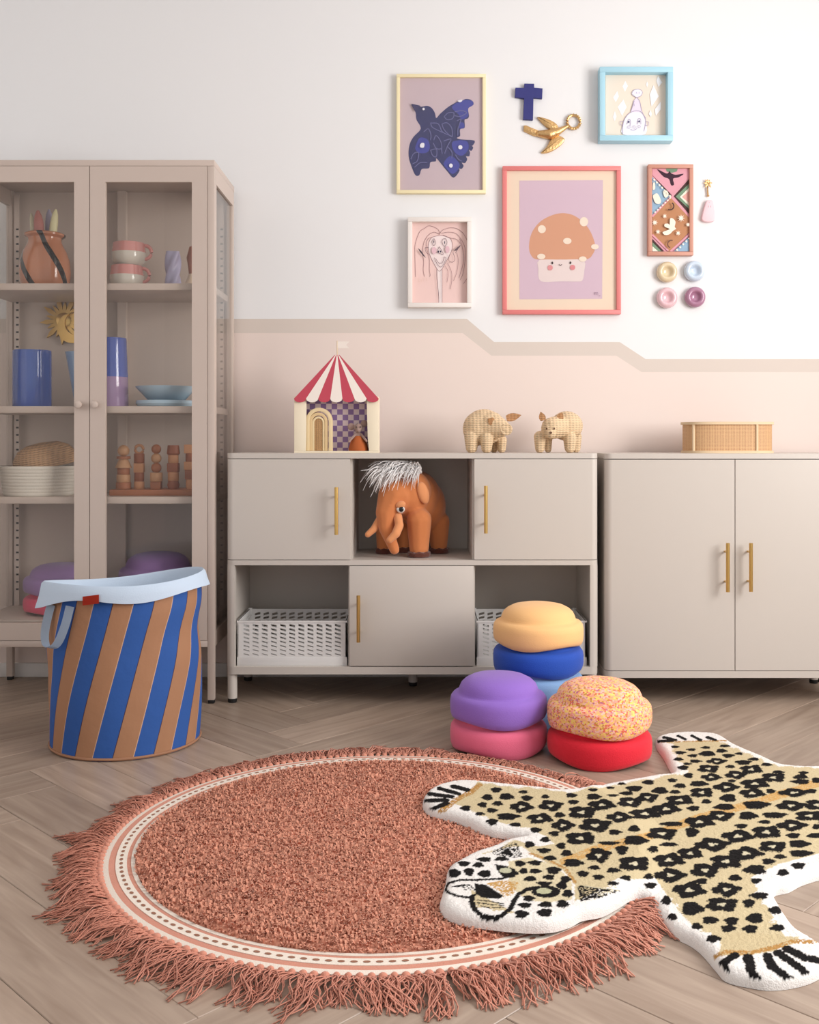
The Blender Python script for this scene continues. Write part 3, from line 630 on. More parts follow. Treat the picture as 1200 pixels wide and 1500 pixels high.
    tc = N(nt, 'ShaderNodeTexCoord'); n = N(nt, 'ShaderNodeTexNoise'); n.inputs['Scale'].default_value = 380; nt.links.new(tc.outputs['Object'], n.inputs['Vector']); bp = N(nt, 'ShaderNodeBump'); bp.inputs['Strength'].default_value = .5; bp.inputs['Distance'].default_value = .003
    nt.links.new(n.outputs['Fac'], bp.inputs['Height']); nt.links.new(bp.outputs[0], b.inputs['Normal']); me.materials.append(m)
    o = bpy.data.objects.new('leopard_rug', me); COL.objects.link(o); o.location = c0; tag(o, 'leopard-shaped tufted wool rug lying over the round rug', 'rug')
leopard()

# ================================================================== LAUNDRY BASKET
LX, LY, LR = fx(185, 2.92), 2.92, .208
def stripe_mat():
    m = bpy.data.materials.new('striped_canvas'); m.use_nodes = True; nt = m.node_tree; b = nt.nodes['Principled BSDF']; L = nt.links.new
    uv = N(nt, 'ShaderNodeUVMap'); sp = N(nt, 'ShaderNodeSeparateXYZ'); L(uv.outputs[0], sp.inputs[0])
    ml = N(nt, 'ShaderNodeMath', operation='MULTIPLY'); ml.inputs[1].default_value = -1.1; L(sp.outputs[1], ml.inputs[0])
    ad = N(nt, 'ShaderNodeMath', operation='ADD'); L(sp.outputs[0], ad.inputs[0]); L(ml.outputs[0], ad.inputs[1])
    fr = N(nt, 'ShaderNodeMath', operation='FRACT'); L(ad.outputs[0], fr.inputs[0])
    cr = N(nt, 'ShaderNodeValToRGB'); cr.color_ramp.interpolation = 'CONSTANT'; cr.color_ramp.elements.remove(cr.color_ramp.elements[1])
    for p, c in ((0, (42, 87, 160)), (.47, (58, 44, 66)), (.49, (168, 122, 90)), (.965, (206, 168, 140)), (.985, (42, 87, 160))):
        e = cr.color_ramp.elements.new(p) if p else cr.color_ramp.elements[0]; e.color = rgb(*c)
    L(fr.outputs[0], cr.inputs[0]); L(cr.outputs[0], b.inputs['Base Color']); b.inputs['Roughness'].default_value = .85
    tc = N(nt, 'ShaderNodeTexCoord'); n = N(nt, 'ShaderNodeTexNoise'); n.inputs['Scale'].default_value = 6; n.inputs['Detail'].default_value = 5; L(tc.outputs['Object'], n.inputs['Vector'])
    bp = N(nt, 'ShaderNodeBump'); bp.inputs['Strength'].default_value = .5; bp.inputs['Distance'].default_value = .02; L(n.outputs['Fac'], bp.inputs['Height']); L(bp.outputs[0], b.inputs['Normal'])
    return m
lightblue = mat('pale_blue_canvas', (196, 212, 230), .85, bump=.2, bscale=300)
bk = thing('laundry_basket', (LX, LY, 0), 'blue and brown diagonally striped fabric laundry basket beside the display cabinet', 'basket')
def rimz(a):  # angle: 0 = right, -pi/2 = front
    return .452+.014*math.cos(a+.2)-.006*math.sin(a)+.010*math.sin(2*a+.6)
def rad(a, t):
    r = LR*(.985+.02*math.sin(math.pi*t)+.05*t*math.cos(2*a)*.6)
    r *= 1-.05*math.exp(-((t-.70)/.11)**2)*max(0, math.cos(a-.15))**2+.022*math.exp(-((t-.88)/.08)**2)*max(0, math.cos(a+.5))**2-.03*math.exp(-((t-.5)/.12)**2)*max(0, math.cos(a-2.9))**2
    return r*(1+.018*math.sin(3*a+5*t)*t+.012*math.sin(5*a-7*t+1)*math.sin(math.pi*t))
SEG = 96; NV = 26; bm = bmesh.new(); uvl = bm.loops.layers.uv.new('UVMap'); grid = []
for j in range(NV+1):
    t = j/NV; row = []
    for k in range(SEG):
        a = 2*math.pi*k/SEG; r = rad(a, t); row.append(bm.verts.new((LX+r*math.cos(a), LY+r*math.sin(a), max(.001, t*(rimz(a)-.008)))))
    grid.append(row)
for j in range(NV):
    for k in range(SEG):
        f = bm.faces.new((grid[j][k], grid[j][(k+1) % SEG], grid[j+1][(k+1) % SEG], grid[j+1][k]))
        for lp, (kk, jj) in zip(f.loops, ((k, j), (k+1, j), (k+1, j+1), (k, j+1))): lp[uvl].uv = (12*kk/SEG+.30, 1.0*jj/NV)
bm.faces.new(grid[0][::-1])
finish('striped_body', bm, stripe_mat(), bk, 60)
bm = bmesh.new(); tube(bm, [(LX+(LR*.985+.001)*math.cos(a), LY+(LR*.985+.001)*math.sin(a), .006) for a in [2*math.pi*k/72 for k in range(72)]], .004, 6, closed=True)
finish('bottom_piping', bm, mat('brown_canvas', (160, 116, 88), .85), bk)
bm = bmesh.new(); rings = []   # cuff: up inside -> over the rim -> folded down outside
for (dr, dz, fold) in ((-.012, -.25, 0), (-.010, -.05, 0), (-.006, .002, 0), (.002, .008, 0), (.008, .002, 0), (.013, 0, .5), (.014, 0, 1.0), (.010, 0, 1.0)):
    row = []
    for k in range(SEG):
        a = 2*math.pi*k/SEG; drop = .032+.030*max(0, math.cos(a-math.pi*1.02))**2+.006*math.sin(4*a)
        flare = .020*max(0, math.cos(a-math.pi))**2+.012*max(0, math.cos(a))**6
        r = rad(a, 1)+dr+flare*(fold if fold else (0.4 if dz > -.04 else 0)); row.append(bm.verts.new((LX+r*math.cos(a), LY+r*math.sin(a), rimz(a)+dz-drop*fold)))
    rings.append(row)
for A_, B_ in zip(rings[:-1], rings[1:]):
    for k in range(SEG): bm.faces.new((A_[k], A_[(k+1) % SEG], B_[(k+1) % SEG], B_[k]))
bmesh.ops.recalc_face_normals(bm, faces=bm.faces); cuff = finish('cuff', bm, lightblue, bk, 60)
bm = bmesh.new(); lathe(bm, [(0, .2), (LR*.97, .2)], (LX, LY, 0), seg=48, cap=False); finish('inner_base', bm, lightblue, bk)
def bsurf(px, py, off):   # point on the basket surface seen at a pixel
    for s in range(400):
        Y = 2.6+s*.001; p = pt(px, py, Y)
        a = math.atan2(p.y-LY, p.x-LX); 
        if math.hypot(p.x-LX, p.y-LY) <= rad(a, min(1, p.z/.45))+off: return p
    return pt(px, py, LY-LR)
hl = smooth_line([(75,886),(70,905),(66,928),(68,945),(76,949),(86,940),(96,915),(103,888)], 6)
bm = bmesh.new(); prev = None
for i, (u, v) in enumerate(hl):
    p = bsurf(u, v, .010+.012*math.sin(math.pi*i/len(hl))); q = [bm.verts.new(p+Vector((-.012, 0, .002))), bm.verts.new(p+Vector((.012, -.004, -.002)))]
    if prev: bm.faces.new((prev[0], prev[1], q[1], q[0]))
    prev = q
bmesh.ops.solidify(bm, geom=bm.faces[:], thickness=.002); finish('handle', bm, lightblue, bk, 60)
bm = bmesh.new(); qs = [bsurf(u, v, .0185) for u, v in ((121, 874), (145, 871), (145, 884), (121, 887))]; bm.faces.new([bm.verts.new(q) for q in qs]); bmesh.ops.solidify(bm, geom=bm.faces[:], thickness=.0015)
finish('label_tag', bm, mat('red_label', (204, 60, 36), .8), bk, 0)

# ================================================================== CABINET CONTENTS
za, zb_, zc, zd = shelf_z['a'], shelf_z['b'], shelf_z['c'], shelf_z['d']
def lat(name, prof, c, m, label, cat, group=None, seg=48, **k):
    bm = bmesh.new(); lathe(bm, prof, c, seg=seg, **k); return tag(finish(name, bm, m), label, cat, group)
def X(px, Y): return (px-CX)*Y/F
# vase with black swirls, candles in it
Yv = 3.49; vx = X(66, Yv)
def swirl_mat():
    m = mat('orange_glass_swirl', (196, 128, 92), .12, coat=.5); nt = m.node_tree; b = nt.nodes['Principled BSDF']; L = nt.links.new
    tc = N(nt, 'ShaderNodeTexCoord'); sp = N(nt, 'ShaderNodeSeparateXYZ'); L(tc.outputs['Object'], sp.inputs[0]); at = N(nt, 'ShaderNodeMath', operation='ARCTAN2'); L(sp.outputs[1], at.inputs[0]); L(sp.outputs[0], at.inputs[1])
    d1 = N(nt, 'ShaderNodeMath', operation='MULTIPLY'); d1.inputs[1].default_value = 4/(2*math.pi); L(at.outputs[0], d1.inputs[0]); d2 = N(nt, 'ShaderNodeMath', operation='MULTIPLY'); d2.inputs[1].default_value = 4.6; L(sp.outputs[2], d2.inputs[0])
    ad = N(nt, 'ShaderNodeMath', operation='ADD'); L(d1.outputs[0], ad.inputs[0]); L(d2.outputs[0], ad.inputs[1]); fr = N(nt, 'ShaderNodeMath', operation='FRACT'); L(ad.outputs[0], fr.inputs[0])
    cr = N(nt, 'ShaderNodeValToRGB'); cr.color_ramp.interpolation = 'CONSTANT'; e = cr.color_ramp.elements; e[0].color = rgb(198, 130, 94); e[1].position = .81; e[1].color = rgb(28, 24, 24); L(fr.outputs[0], cr.inputs[0]); L(cr.outputs[0], b.inputs['Base Color']); return m
s = Yv/F
bm = bmesh.new(); lathe(bm, [(31*s, 0), (35*s, 10*s), (36.5*s, 25*s), (35*s, 42*s), (31*s, 55*s), (26*s, 64*s), (23.5*s, 70*s), (24*s, 75*s), (28.5*s, 78*s), (29*s, 80.5*s), (27*s, 82*s), (22.5*s, 80*s), (21*s, 72*s), (21*s, 40*s), (0, 38*s)], (vx, Yv, za), seg=48)
tag(finish('vase', bm, swirl_mat()), 'orange glass vase with black diagonal swirls holding candles', 'vase')
for (px, top, col, w, lab) in ((40, 312, (226, 220, 190), 3.2, 'cream candle in the orange vase'), (52, 310, (200, 128, 120), 5.8, 'dusty pink twisted candle in the orange vase'), (68, 305, (170, 164, 186), 5, 'lilac candle in the orange vase'), (86, 308, (232, 224, 178), 4.6, 'pale yellow twisted candle in the orange vase')):
    bm = bmesh.new(); zt = fz(top, Yv); z0 = za+40*s
    ob, ot, dyc = {40: (-12, -21, .004), 52: (-3, -8, -.016), 68: (5, 3, .018), 86: (8, 18, -.014)}[px]
    tube(bm, [(vx+(ob+(ot-ob)*t)*s, Yv+dyc, z0+(zt-z0)*t) for t in (0, .25, .5, .75, .9, 1)], [w*s*1.25, w*s*1.3, w*s*1.25, w*s*1.2, w*s*.9, w*s*.3], 10)
    tag(finish('candle', bm, mat('wax_%d' % px, col, .5)), lab, 'candle', 'candles in the vase')
# stacked mugs
def mug(cx_, Y, z, label, hx):
    s = Y/F; t = thing('mug', (cx_, Y, z), label, 'mug', 'pink and cream mugs')
    def wob(a, r, h): return r, h
    bm = bmesh.new(); lathe(bm, [(18*s, 0), (23*s, 5*s), (25*s, 13*s), (24.6*s, 19*s)], (cx_, Y, z), seg=40); finish('bowl', bm, mat('cream_glaze', (222, 214, 202), .15, coat=.5), t)
    bm = bmesh.new(); lathe(bm, [(24.6*s, 19*s), (23.5*s, 25*s), (22.5*s, 33*s), (21*s, 33.5*s), (21*s, 24*s), (20*s, 8*s), (0, 6*s)], (cx_, Y, z), seg=40, cap=False); finish('pink_band', bm, mat('pink_glaze', (222, 152, 146), .15, coat=.5), t)
    bm = bmesh.new(); tube(bm, [(cx_+hx*(23+10*math.sin(a))*s, Y, z+(20-10*math.cos(a))*s) for a in [math.pi*k/10 for k in range(11)]], 2.6*s, 8); finish('handle', bm, MATS['pink_glaze'], t)
mug(X(186, 3.47), 3.47, za, 'pink-rimmed cream mug, the lower of the stacked pair', 1)
mug(X(189, 3.47), 3.47, za+33.6*3.47/F, 'pink-rimmed cream mug stacked on the other mug', 1)
def twist(cx_, Y, z, r, h, col, name, label, cat):
    bm = bmesh.new(); n = 24; ringv = []
    for j in range(n+1):
        t = j/n; row = []
        for k in range(32):
            a = 2*math.pi*k/32; rr_ = r*(.86+.14*math.cos(4*(a-2.6*t))); row.append(bm.verts.new((cx_+rr_*math.cos(a), Y+rr_*math.sin(a), z+h*t)))
        ringv.append(row)
    for A_, B_ in zip(ringv[:-1], ringv[1:]):
        for k in range(32): bm.faces.new((A_[k], A_[(k+1) % 32], B_[(k+1) % 32], B_[k]))
    bm.faces.new(ringv[0][::-1]); bm.faces.new(ringv[-1]); return tag(finish(name, bm, mat(name+'_%d' % col[0], col, .35)), label, cat)
twist(X(253.5, 3.47), 3.47, za, 12*3.47/F, 54*3.47/F, (176, 170, 196), 'twisted_candle', 'lilac twisted pillar candle beside the stacked mugs', 'candle')
ch_ = thing('candle_holder', (X(286, 3.5), 3.5, za), 'brown twisted candle in a cream cone holder next to the lilac candle', 'candle holder')
bm = bmesh.new(); lathe(bm, [(.044, 0), (.043, .004), (.026, .04), (.022, .055), (.018, .056), (.016, .03), (0, .03)], (X(286, 3.5), 3.5, za), seg=32); finish('holder', bm, mat('cream_ceramic', (226, 204, 178), .4), ch_)
bm = bmesh.new(); lathe(bm, [(.018, .03), (.024, .07), (.026, .11), (.022, .145), (.008, .152), (0, .152)], (X(286, 3.5), 3.5, za), seg=32, wob=lambda a, r, h: (r*(1+.12*math.cos(3*(a-h*30))), h)); finish('candle', bm, mat('brown_wax', (166, 112, 92), .4), ch_)
# gold sun and moon ornament on the back panel
gs = thing('sun_ornament', (X(90, 3.63), 3.655, fz(468, 3.63)), 'gold sunburst ornament with crescent moon inside the glass cabinet', 'ornament')
bm = bmesh.new(); c0 = pt(90, 468, 3.63); u_ = 3.63/F
for k in range(18):
    a = 2*math.pi*k/18+.1; ln = (36 if k % 2 else 27)*u_; w = .13
    pl = [(c0.x+9*u_*math.cos(a-w*2), c0.z+9*u_*math.sin(a-w*2)), (c0.x+ln*.72*math.cos(a-w), c0.z+ln*.72*math.sin(a-w)), (c0.x+ln*math.cos(a), c0.z+ln*math.sin(a)), (c0.x+ln*.72*math.cos(a+w), c0.z+ln*.72*math.sin(a+w)), (c0.x+9*u_*math.cos(a+w*2), c0.z+9*u_*math.sin(a+w*2))]
    prism(bm, pl, 3.664, 3.652)
ball(bm, (c0.x, 3.656, c0.z), (13*u_, .008, 13*u_)); finish('sunburst', bm, gold, gs)
bm = bmesh.new(); mo = [(104+22*math.cos(a), 480+22*math.sin(a)) for a in [math.radians(q) for q in range(40, 275, 12)]]+[(110+17*math.cos(a), 473+17*math.sin(a)) for a in [math.radians(q) for q in range(262, 48, -12)]]
prism(bm, [(pt(a, b, 3.63).x, pt(a, b, 3.63).z) for a, b in mo], 3.652, 3.640, .003); finish('crescent_moon', bm, gold, gs)
# blue vases, bowl, plates
def glassy(name, col): return mat(name, col, .12, coat=.6)
Yb = 3.46; s = Yb/F
lat('blue_vase', [(26.5*s, 0), (27.5*s, 2*s), (27.5*s, 80*s), (27*s, 83*s), (25*s, 83*s), (25*s, 6*s), (0, 5*s)], (X(47, Yb), Yb, zb_), glassy('cobalt_glass', (62, 94, 176)), 'blue glass cylinder vase on the second shelf', 'vase')
lat('flared_vase', [(9*s, 0), (10*s, 4*s), (23*s, 78*s), (24*s, 82*s), (22*s, 82*s), (8*s, 8*s), (0, 7*s)], (X(120, 3.5), 3.5, zb_), glassy('pale_blue_glass', (140, 164, 194)), 'pale blue flared glass behind the door frame', 'vase')
t = thing('two_tone_vase', (X(163, Yb), Yb, zb_), 'tall vase, blue above and lilac below, beside the blue bowl', 'vase')
bm = bmesh.new(); lathe(bm, [(24*s, 0), (25*s, 2*s), (24*s, 44*s)], (X(163, Yb), Yb, zb_)); finish('lower_half', bm, glassy('lilac_glass', (168, 140, 178)), t)
bm = bmesh.new(); lathe(bm, [(24*s, 44*s), (22*s, 98*s), (21.5*s, 101*s), (19.5*s, 101*s), (21*s, 50*s), (0, 46*s)], (X(163, Yb), Yb, zb_)); finish('upper_half', bm, glassy('periwinkle_glass', (78, 98, 180)), t)
Yp = 3.47; s = Yp/F
lat('plate', [(34*s, 0), (41*s, 1*s), (44*s, 5*s), (43.5*s, 9.5*s), (41.5*s, 9.5*s), (40*s, 3*s), (0, 2.5*s)], (X(244, Yp), Yp, zb_), glassy('sky_ceramic', (176, 202, 220)), 'pale blue shallow dish under the blue bowl', 'plate')
lat('bowl', [(20*s, 0), (27*s, 1*s), (44*s, 19*s), (44.5*s, 20.5*s), (43*s, 20*s), (26*s, 4*s), (0, 3*s)], (X(244, Yp), Yp, zb_+9.7*s), glassy('sky_ceramic', (176, 202, 220)), 'pale blue flared bowl on top of the plates', 'bowl')
# rope basket and rattan lid
Yr = 3.47; s = Yr/F
bm = bmesh.new(); pr = [(48*s, 0)]
for k in range(9): pr += [(49*s+k*.7*s, (1+k*4.6)*s), (49.8*s+k*.7*s, (3.2+k*4.6)*s), (49.3*s+k*.7*s, (5.2+k*4.6)*s)]
pr += [(54*s, 43*s), (50*s, 10*s), (0, 6*s)]
lathe(bm, pr, (X(57, Yr), Yr, zc), seg=56); tag(finish('rope_basket', bm, mat('white_rope', (224, 216, 204), .9, bump=.6, bscale=250)), 'white coiled rope basket on the third shelf', 'basket')
def rattan(name, col, sc=140): 
    m = mat(name, col, .6); nt = m.node_tree
    if m.get('done'): return m
    b = nt.nodes['Principled BSDF']; tc = N(nt, 'ShaderNodeTexCoord'); L = nt.links.new
    w1 = N(nt, 'ShaderNodeTexWave', bands_direction='Z'); w1.inputs['Scale'].default_value = sc; w1.inputs['Distortion'].default_value = 1.2; w1.inputs['Detail'].default_value = 2
    w2 = N(nt, 'ShaderNodeTexWave', bands_direction='X'); w2.inputs['Scale'].default_value = sc*.5; w2.inputs['Distortion'].default_value = .6
    L(tc.outputs['Object'], w1.inputs[0]); L(tc.outputs['Object'], w2.inputs[0]); ml = N(nt, 'ShaderNodeMath', operation='MULTIPLY_ADD'); ml.inputs[1].default_value = .5; L(w2.outputs['Fac'], ml.inputs[0]); L(w1.outputs['Fac'], ml.inputs[2])
    cr = N(nt, 'ShaderNodeValToRGB'); c = rgb(*col); e = cr.color_ramp.elements; e[0].position = .1; e[0].color = tuple(x*.58 for x in c[:3])+(1,); e[1].position = .7; e[1].color = c; L(ml.outputs[0], cr.inputs[0]); L(cr.outputs[0], b.inputs['Base Color'])
    bp = N(nt, 'ShaderNodeBump'); bp.inputs['Strength'].default_value = .8; bp.inputs['Distance'].default_value = .002; L(ml.outputs[0], bp.inputs['Height']); L(bp.outputs[0], b.inputs['Normal']); m['done'] = 1; return m
bm = bmesh.new(); lathe(bm, [(46*s, 0), (46.5*s, 2*s), (44*s, 14*s), (36*s, 26*s), (22*s, 33*s), (0, 35*s)], (0, 0, 0), seg=48, wob=lambda a, r, h: (r*(1+.01*math.cos(24*a)), h))
hat = finish('rattan_dome_basket', bm, rattan('rattan_brown', (190, 150, 112), 45), None, 60, local=True); hat.location = (X(68, Yr), Yr, zc+43.5*s-.002); hat.rotation_euler = (math.radians(6), math.radians(-9), 0); tag(hat, 'brown rattan dome resting on the white rope basket', 'basket')
# wooden stacking figures
Yt = 3.46; s = Yt/F; wd = [mat('beech_%d' % i, c, .55, var=.1, vscale=30) for i, c in enumerate(((196, 138, 96), (172, 106, 68), (150, 84, 52), (206, 156, 114)))]
bx0, bx1 = X(166, Yt), X(288, Yt)
tag(finish('wooden_tray', B(bx0, bx1, 3.41, 3.56, zc, zc+9*s, .004), wd[1]), 'reddish wooden base board under the stacking figures', 'tray')
FIG = [(181, [('c', 11, 10), ('c', 10, 11), ('c', 9, 10), ('cone', 12, 13), ('c', 10, 4), ('b', 8.5, 8.5)], 'wooden figure with cone skirt and round head, standing by the cabinet post'), (204, [('c', 7.5, 11), ('c', 7, 13), ('k', 7, 14), ('c', 7.5, 14), ('ring', 6, 6)], 'slim wooden figure with a ring on top'),
       (229, [('k', 7.5, 11), ('c', 9, 13), ('b', 7.5, 7), ('b', 7.5, 7), ('b', 7, 7)], 'wooden figure of stacked balls with a round head'), (254, [('barrel', 9, 12), ('c', 8, 13), ('k', 8, 13), ('c', 7.5, 12), ('cone2', 9.5, 14)], 'wooden figure with dark flared block on top'),
       (280, [('c', 7.5, 14), ('k', 8, 14), ('k', 9, 12), ('c', 8, 12), ('k', 9, 13)], 'wooden figure with notched top block beside the door stile')]
for (px, segs, lab) in FIG:
    cx_ = X(px, Yt); z = zc+9*s; t = thing('stacking_figure', (cx_, Yt, z), lab, 'toy', 'wooden stacking figures')
    for i, (k, r, h) in enumerate(segs):
        bm = bmesh.new(); r *= s; h *= s; c = (cx_, Yt, z)
        if k == 'c': lathe(bm, [(r*.93, 0), (r, h*.08), (r, h*.92), (r*.93, h)], c, seg=24)
        elif k == 'k': box(bm, cx_-r, cx_+r, Yt-r*.8, Yt+r*.8, z, z+h, .0015)
        elif k == 'b': h = 2*r*.93; ball(bm, (cx_, Yt, z+r*.93), r)
        elif k == 'cone': lathe(bm, [(r, 0), (r*.55, h)], c, seg=24)
        elif k == 'cone2': lathe(bm, [(r*.85, 0), (r, h*.15), (r*.85, h)], c, seg=24)
        elif k == 'barrel': lathe(bm, [(r*.8, 0), (r, h*.5), (r*.8, h)], c, seg=24)
        elif k == 'ring': tube(bm, [(cx_+r*math.cos(a), Yt, z+r+r*math.sin(a)) for a in [2*math.pi*q/16 for q in range(16)]], r*.35, 8, closed=True)
        finish('block', bm, wd[(i*2+px) % 4] if k != 'cone2' else wd[2], t); z += h
# foam stones inside the cabinet
lil = foam('foam_lilac', (150, 118, 172))
x_, y_ = X(90, 3.5), 3.505
stone(x_, y_, zd, .125, .098, foam('foam_rose', (222, 70, 106)), 'rose foam stone at the bottom of the cabinet behind the laundry basket', .4); stone(x_, y_, zd+.062, .125, .105, lil, 'lilac foam stone on the rose one inside the cabinet', 1)
x_ = X(231, 3.5)
stone(x_, y_, zd, .130, SH, foam('foam_grey', (168, 160, 176)), 'pale foam stone at the bottom inside the right half of the cabinet', .4); stone(x_, y_, zd+SPC, .130, SH, lil, 'lilac foam stone topping the pair in the right half of the cabinet', 2)

# ================================================================== ON THE SIDEBOARDS
ZS = zt1; 
# ---- circus tent
Yt = 3.43; s = Yt/F
def tp(px, py, Y=Yt): p = pt(px, py, Y); return p.x, p.z
tx0, tx1 = X(431, Yt), X(555, Yt)
tent = thing('toy_circus_tent', ((tx0+tx1)/2, Yt+.07, ZS), 'wooden toy circus tent with red and white striped roof on the sideboard', 'toy')
creamw = mat('cream_painted_wood', (240, 226, 200), .6); redw = mat('raspberry_painted_wood', (190, 66, 84), .6); whitew = mat('white_painted_wood', (240, 228, 218), .6)
zf = ZS; zeave = fz(586, Yt)
finish('base', B(tx0, tx1, Yt, Yt+.075, zf, zf+.006), creamw, tent)
for (xa_, xb_, lab) in ((431, 449, 0), (537, 555, 1)):
    a, b = X(xa_, Yt), X(xb_, Yt); top = zeave+.012
    edge = [((b-.003) if lab == 0 else (a+.008), zf+.006), ((b-.002) if lab == 0 else (a+.004), zf+.05), (b if lab == 0 else a, top)]
    pl = ([(a, zf+.006)]+edge+[(a, top)]) if lab == 0 else ([(b, zf+.006), (b, top)]+edge[::-1])
    bm = bmesh.new(); prism(bm, pl, Yt+.008, Yt, .001); finish('curtain_panel', bm, creamw, tent)
for a in (tx0, tx1-.006): finish('side_wall', B(a, a+.006, Yt+.008, Yt+.075, zf+.006, zeave+.01), creamw, tent)
def checker():
    m = mat('purple_check_print', (150, 120, 170), .7); nt = m.node_tree; b = nt.nodes['Principled BSDF']; tc = N(nt, 'ShaderNodeTexCoord'); c = N(nt, 'ShaderNodeTexChecker'); c.inputs['Scale'].default_value = 1/(8.2*s); mp = N(nt, 'ShaderNodeMapping'); mp.inputs['Location'].default_value = (.003, .5, .002)
    c.inputs['Color1'].default_value = rgb(150, 120, 172); c.inputs['Color2'].default_value = rgb(236, 216, 218); nt.links.new(tc.outputs['Object'], mp.inputs[0]); nt.links.new(mp.outputs[0], c.inputs['Vector']); nt.links.new(c.outputs[0], b.inputs['Base Color']); return m
finish('checkered_back', B(tx0+.006, tx1-.006, Yt+.066, Yt+.072, zf+.006, zeave+.01), checker(), tent)
apex = (X(493, Yt), fz(519, Yt)); lean = .03
for k in range(7):
    xs = [431+k*124/7, 431+(k+1)*124/7]; pl = [(*apex,)]
    ex = [(X(xs[0], Yt), fz(584, Yt))]; ex += [(X(xs[0]+(xs[1]-xs[0])*(.5-.5*math.cos(math.pi*q/6)), Yt), fz(584+5.5*math.sin(math.pi*q/6), Yt)) for q in range(1, 6)]; ex += [(X(xs[1], Yt), fz(584, Yt))]
    w_ = 2.2*s; top = [(apex[0]+(k-3-.5)*w_*.45, apex[1]), (apex[0]+(k-3+.5)*w_*.45, apex[1])]
    bm = bmesh.new(); pl = [top[0]]+ex+[top[1]]; prism(bm, pl, Yt-.001, Yt-.007)
    for v in bm.verts: v.co.y += lean*(v.co.z-zeave)/(apex[1]-zeave)
    finish('roof_stripe', bm, redw if k % 2 == 0 else whitew, tent)
bm = bmesh.new(); zz = zeave+.004; ap = Vector((apex[0], Yt+lean, apex[1]-.002)); q = [Vector((tx0, Yt+.001, zz)), Vector((tx1, Yt+.001, zz)), Vector((tx1, Yt+.075, zz)), Vector((tx0, Yt+.075, zz))]
vv = [bm.verts.new(p) for p in q]; va = bm.verts.new(ap)
for i in (1, 2, 3): bm.faces.new((vv[i], vv[(i+1) % 4], va))
bm.faces.new(vv[::-1]); finish('roof_back', bm, whitew, tent, 0)
bm = bmesh.new(); tube(bm, [(apex[0], Yt+lean, apex[1]-.006), (apex[0], Yt+lean, fz(498, Yt))], .0016, 8); pole = finish('flag_pole', bm, mat('pale_beech', (222, 196, 160), .6), tent)
bm = bmesh.new(); a_ = [(493.5, 499), (511, 499), (506, 504), (511, 509), (493.5, 509)]; prism(bm, [tp(*p) for p in a_], Yt+lean+.001, Yt+lean-.001); finish('flag', bm, whitew, pole, 0)
# arch stacker in the tent
ar = thing('arch_stacker', (X(466, Yt), Yt+.02, zf+.006), 'nested cream wooden arches with a woven door inside the circus tent', 'toy')
def arch(px, w, top, th, y0, y1, m, name, par):
    cx_ = X(px, Yt); r = w*s/2; zt = fz(top, Yt)-r; o_ = [(cx_-r, zf+.0065), (cx_-r, zt)]+[(cx_-r*math.cos(a), zt+r*math.sin(a)) for a in [math.pi*k/14 for k in range(1, 14)]]+[(cx_+r, zt), (cx_+r, zf+.0065)]
    if th: ri = r-th*s; o_ += [(cx_+ri, zf+.0065), (cx_+ri, zt)]+[(cx_+ri*math.cos(a), zt+ri*math.sin(a)) for a in [math.pi*k/14 for k in range(1, 14)]]+[(cx_-ri, zt), (cx_-ri, zf+.0065)]
    bm = bmesh.new(); prism(bm, o_, y1, y0, .0008); return finish(name, bm, m, par)
arch(467, 39, 597, 5.5, Yt+.011, Yt+.035, mat('pale_maple', (232, 208, 164), .6), 'outer_arch', ar); arch(466, 27, 604, 4.5, Yt+.012, Yt+.033, mat('maple', (222, 192, 144), .6), 'middle_arch', ar)
arch(466, 18, 610, 3, Yt+.013, Yt+.03, MATS['pale_maple'], 'inner_arch', ar); arch(466, 12, 613, 0, Yt+.015, Yt+.028, rattan('woven_door', (206, 160, 110), 90), 'woven_door', ar)
# mouse doll
mo = thing('mouse_doll', (X(525, Yt), Yt+.06, zf+.006), 'small grey mouse doll in an orange skirt sitting in the tent', 'toy')
Ym = Yt+.031; M_ = lambda px, py, dy=0: pt(px, py, Ym+dy)
bm = blob([('e', M_(525, 641), (6*s, 6*s, 9*s)), ('e', M_(525, 627, -.008), (6.3*s, 7*s, 7*s)), ('e', M_(525, 630, -.02), (3*s, 5*s, 3*s)), ('e', M_(514.5, 625), (5.5*s, 2.2*s, 5.5*s)), ('e', M_(533.5, 620.5), (5.5*s, 2.2*s, 5.5*s)), ('t', [(M_(521, 636, -.008), 2*s), (M_(511, 647, -.028), 1.8*s)]), ('t', [(M_(529, 636, -.008), 2*s), (M_(537, 646, -.028), 1.8*s)])], .0016, 3)
finish('body', bm, mat('grey_felt', (160, 132, 122), .95, sheen=.3), mo, 60)
bm = bmesh.new(); lathe(bm, [(14*s, 0), (14.5*s, 3*s), (12*s, 12*s), (8*s, 20*s), (6.2*s, 22*s), (0, 22*s)], (M_(525, 0).x, Ym, zf+.0065), seg=28); finish('skirt', bm, mat('rust_linen', (178, 92, 44), .9), mo)
bm = bmesh.new()
for u in (522, 528): ball(bm, M_(u, 625.5, -.0235), 1.1*s, 0, 2)
finish('eye', bm, black, mo)
